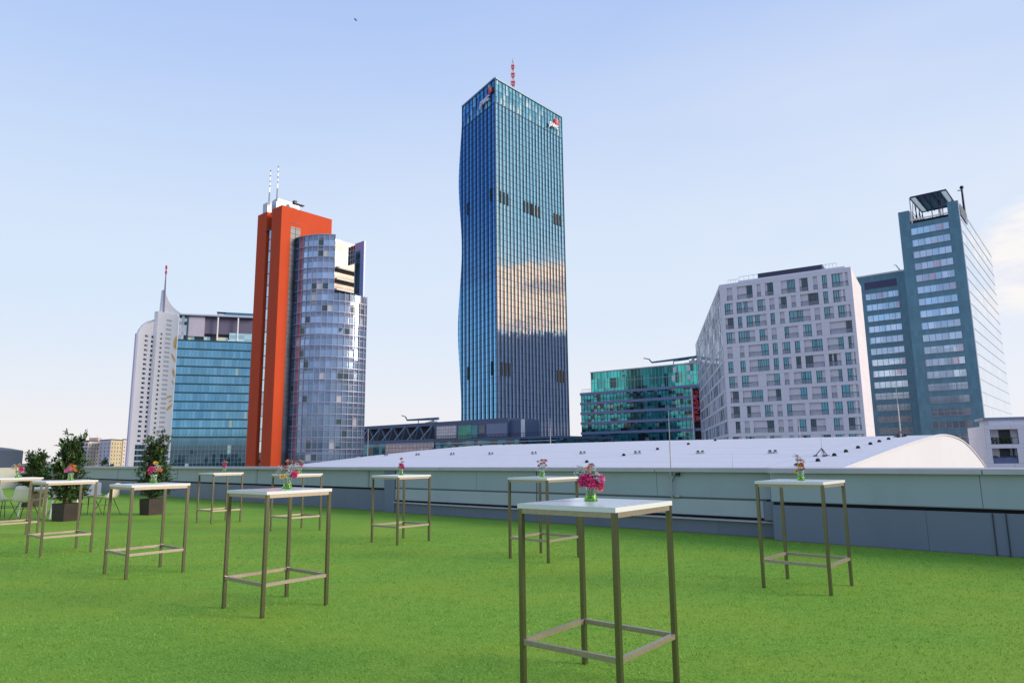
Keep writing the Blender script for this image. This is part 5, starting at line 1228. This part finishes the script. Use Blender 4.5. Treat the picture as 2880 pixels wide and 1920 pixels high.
# ------------------------------------------------------------------ planters with laurel bushes
def planter(x, y, ang, Wp, Hp, Hpl, Wpl, lab, plab, seed, n, pa=None):
    t_ = thing('planter', lab, 'planter', (x, y, 0), 'brown square planters')
    m_ = MB(); c, s = math.cos(ang), math.sin(ang)
    def rg(h, z): return [V((x + c * i * h - s * j * h, y + s * i * h + c * j * h, z)) for i, j in ((-1, -1), (1, -1), (1, 1), (-1, 1))]
    o0, o1, i1, i0 = rg(Wp / 2 * .90, 0), rg(Wp / 2, Hp), rg(Wp / 2 - .02, Hp), rg(Wp / 2 - .03, Hp - .06)
    for A_, B_ in ((o0, o1), (o1, i1), (i1, i0)):
        for k in range(4): m_.poly([A_[k], A_[(k + 1) % 4], B_[(k + 1) % 4], B_[k]])
    m_.build('box', M['planter'], t_, weld=True)
    m_ = MB(); m_.poly(i0); m_.build('soil', M['soil'], t_)
    b_ = thing('laurel_bush', plab, 'plant', (x, y, Hp - .06), 'laurel bushes in planters')
    rnd = random.Random(seed); st_ = MB(); lv = MB()
    tips = []
    for k in range(9):
        a = rnd.uniform(0, 6.28); p = V((x + math.cos(a) * .06, y + math.sin(a) * .06, Hp - .07)); d = V((math.cos(a) * .14, math.sin(a) * .14, 1)).normalized()
        L = (Hpl - Hp) * rnd.uniform(.72, .98) if k else (Hpl - Hp) * 1.0; ns = 16; r0 = .011
        for i in range(ns):
            q = p + d * (L / ns); st_.tube(p, q, r0 * (1 - i / ns * .8), r0 * (1 - (i + 1) / ns * .8), 5)
            f = i / ns
            if f > .06:
                for b in range(3):
                    aa = rnd.uniform(0, 6.28); env = Wpl / 2 * (1.1 * math.sin(min(1, (f + .18) * 1.15) ** .8 * math.pi * .86) + .12)
                    dx, dy = p.x - x, p.y - y; rad = env * rnd.uniform(.55, 1.0)
                    tgt = V((x + math.cos(aa) * rad, y + math.sin(aa) * rad, p.z + rnd.uniform(.08, .28))); bl = tgt - p
                    if bl.length > .45: bl = bl.normalized() * .45
                    q2 = p + bl; st_.tube(p, q2, .004, .002, 4, caps=False); tips.append((p, q2))
            p = q; d = (d + V((rnd.gauss(0, .05), rnd.gauss(0, .05), .03))).normalized()
        tips.append((p - d * .25, p))
    per = max(3, n // len(tips))
    for (p, q) in tips:
        ax = (q - p).normalized()
        for i in range(per):
            f = rnd.uniform(.25, 1.05); c0 = p.lerp(q, f); a = rnd.uniform(0, 6.28); o = ax.orthogonal().normalized(); o.rotate(Matrix.Rotation(a, 3, ax))
            d = (ax * rnd.uniform(.5, 1.1) + o + V((0, 0, .35))).normalized(); L = rnd.uniform(.085, .145); w = L * rnd.uniform(.17, .24); sd = d.cross(V((rnd.gauss(0, .3), rnd.gauss(0, .3), 1))).normalized(); up = sd.cross(d)
            m1 = c0 + d * L * .45; e = c0 + d * L - up * L * .08
            mi = rnd.choice((0, 0, 1, 1, 2))
            lv.poly([c0, m1 - sd * w + up * w * .35, e], m=mi); lv.poly([c0, m1, e], m=mi) if False else None
            lv.poly([c0, m1 - sd * w + up * w * .3, e, m1], m=mi); lv.poly([c0, m1, e, m1 + sd * w + up * w * .3], m=mi)
    st_.build('stems', M['bark'], b_); lv.build('foliage', [M['leaf'], M['leafd'], M['leafl']], b_)
planter(-10.70, 16.95, -.40, .45, .41, 2.08, 1.02, 'brown tapered planter on the turf behind the second table from the left', 'large laurel bush in the middle planter, widest of the three', 2, 2500)
planter(-9.48, 18.55, -.55, .45, .41, 2.15, .98, 'brown tapered planter on the turf right of the housing blocks', 'slender laurel bush in front of the white sail tower', 7, 2100)
planter(-15.2, 22.3, -.5, .45, .41, 1.72, .95, 'brown planter hidden behind the furniture at the far left', 'bushy laurel in front of the dark drum roof at the far left', 12, 2500)
# ------------------------------------------------------------------ lounge furniture far left
M['shell'] = plain('cream_chair_shell', (.88, .78, .69), .4, 0, .03, 2); M['chairleg'] = plain('dark_chair_leg', (.06, .055, .05), .45, .3)
def make_chair():
    t_ = thing('shell_chair', 'x', 'chair', (0, 0, 0), 'cream shell chairs around the low tables')
    m_ = MB(); prof_ = [(.24, .44), (.20, .455), (.10, .445), (-.05, .43), (-.16, .44), (-.205, .50), (-.225, .60), (-.25, .72), (-.275, .83)]
    G_ = []
    for i, (yy, z) in enumerate(prof_):
        row = []
        for j in range(9):
            g = j / 8 - .5; wv = .25 if i < 5 else .25 - .025 * (i - 4)
            row.append(V((g * 2 * wv, yy + (abs(g) * 2) ** 2.5 * (.06 if i > 4 else 0), z + (abs(g) * 2) ** 3 * (.07 if i < 6 else .0) - (abs(g) * 2) ** 4 * (.06 if i == 8 else 0))))
        G_.append(row)
    m_.grid(G_); o = m_.build('shell', M['shell'], t_, weld=True); sm = o.modifiers.new('s', 'SOLIDIFY'); sm.thickness = .009
    for (i, j) in ((-1, -1), (1, -1), (1, 1), (-1, 1)):
        m_ = MB(); m_.tube((i * .09, j * .10, .43), (i * .235, j * .235, 0), .0095, .007, 7); m_.build('leg', M['chairleg'], t_)
    m_ = MB(); m_.tube((-.14, -.145, .27), (.14, .145, .27), .005, n=5); m_.tube((-.14, .145, .27), (.14, -.145, .265), .005, n=5); m_.build('brace', M['chairleg'], t_)
    return t_
def make_low():
    t_ = thing('dining_table', 'x', 'table', (0, 0, 0), 'white dining tables at the far left')
    m_ = MB(); m_.box((-.8, -.4, .715), (1.6, 0, 0), (0, .8, 0), (0, 0, .025)); m_.build('tabletop', M['tabletop'], t_, bevel=.003)
    m_ = MB(); m_.box((-.7, -.3, .665), (1.4, 0, 0), (0, .6, 0), (0, 0, .05)); m_.build('apron', M['greymetal'], t_)
    for (i, j) in ((-1, -1), (1, -1), (1, 1), (-1, 1)):
        m_ = MB(); m_.tube((i * .68, j * .28, .67), (i * .74, j * .34, 0), .028, .017, 10); m_.build('leg', M['legwhite'], t_)
    return t_
M['legwhite'] = plain('white_leg', (.75, .72, .82), .4, 0, .03)
tp = make_low()
for i, (x, y, a, lb) in enumerate(((-11.9, 18.1, -.5, 'white dining table behind the middle planter'), (-14.4, 18.6, -.5, 'white dining table at the far left picture edge'))):
    o = tp if i == 0 else copy_tree(tp); o.location = (x, y, 0); o.rotation_euler = (0, 0, a); o['label'] = lb
cp0 = make_chair()
for i, (x, y, a, lb) in enumerate(((-10.55, 18.35, 1.5, 'cream shell chair facing left, right of the middle planter'), (-11.9, 17.25, .1, 'cream shell chair with its back to us, just left of the middle planter'), (-12.7, 17.6, -.3, 'cream shell chair seen from behind between the two leftmost cocktail tables'),
   (-11.4, 18.95, 2.9, 'cream shell chair on the far side of the table behind the middle planter'), (-12.3, 19.3, 3.0, 'cream shell chair on the far side, left of the middle planter'), (-13.55, 18.15, 1.2, 'cream shell chair between the two white dining tables'), (-13.9, 17.5, .1, 'cream shell chair near the left picture edge'), (-14.6, 19.6, 3.3, 'cream shell chair on the far side of the leftmost dining table'))):
    o = cp0 if i == 0 else copy_tree(cp0); o.location = (x, y, 0); o.rotation_euler = (0, 0, a); o['label'] = lb
vase_set((75, 1350.5), .741, .2, .08, [(d_, 'orange', -.2, .7, .04, .1), (d_, 'yellow', -.6, .5, .034, .1), (r_, 'magenta', .4, .5, .036, .1), (d_, 'orange', .1, .3, .034, .2), (d_, 'red', .3, .8, .028, 0)],
 'small vase on the leftmost white dining table', 'orange and pink posy on the leftmost white dining table', False, .10, 11)
vase_set((153, 1358), .741, .18, .07, [(r_, 'pink', 0, .7, .04, .1), (r_, 'pink', -.6, .5, .03, .1), (d_, 'red', .5, .5, .03, .1)],
 'small vase on the dining table behind the middle planter', 'pink posy on the dining table behind the middle planter', False, .10, 12)
# ------------------------------------------------------------------ bird high in the sky
p = atd(1000, 56, 70)
bd = thing('bird', 'tiny dark bird gliding high in the upper left sky', 'bird', p)
m_ = MB(); m_.lathe([(0, -.22), (.05, -.14), (.075, 0), (.05, .12), (.02, .2), (0, .22)], (0, 0, 0), 8)
q = V((.6, .5, -.5)).normalized().to_track_quat('Z', 'Y').to_matrix(); m_.v = [p + q @ v for v in m_.v]; m_.build('body', M['dark'], bd)
m_ = MB()
for s_n in (-1, 1):
    w1 = p + V((.10 * s_n, .05, .06)); w2 = p + V((.42 * s_n, .12, .13)); m_.poly([p + V((0, .08, .02)), w1, w2, p + V((.12 * s_n, -.06, .0))]); 
m_.build('wings', M['dark'], bd)
for o in D.objects:
    if '_o' in o.keys(): del o['_o']
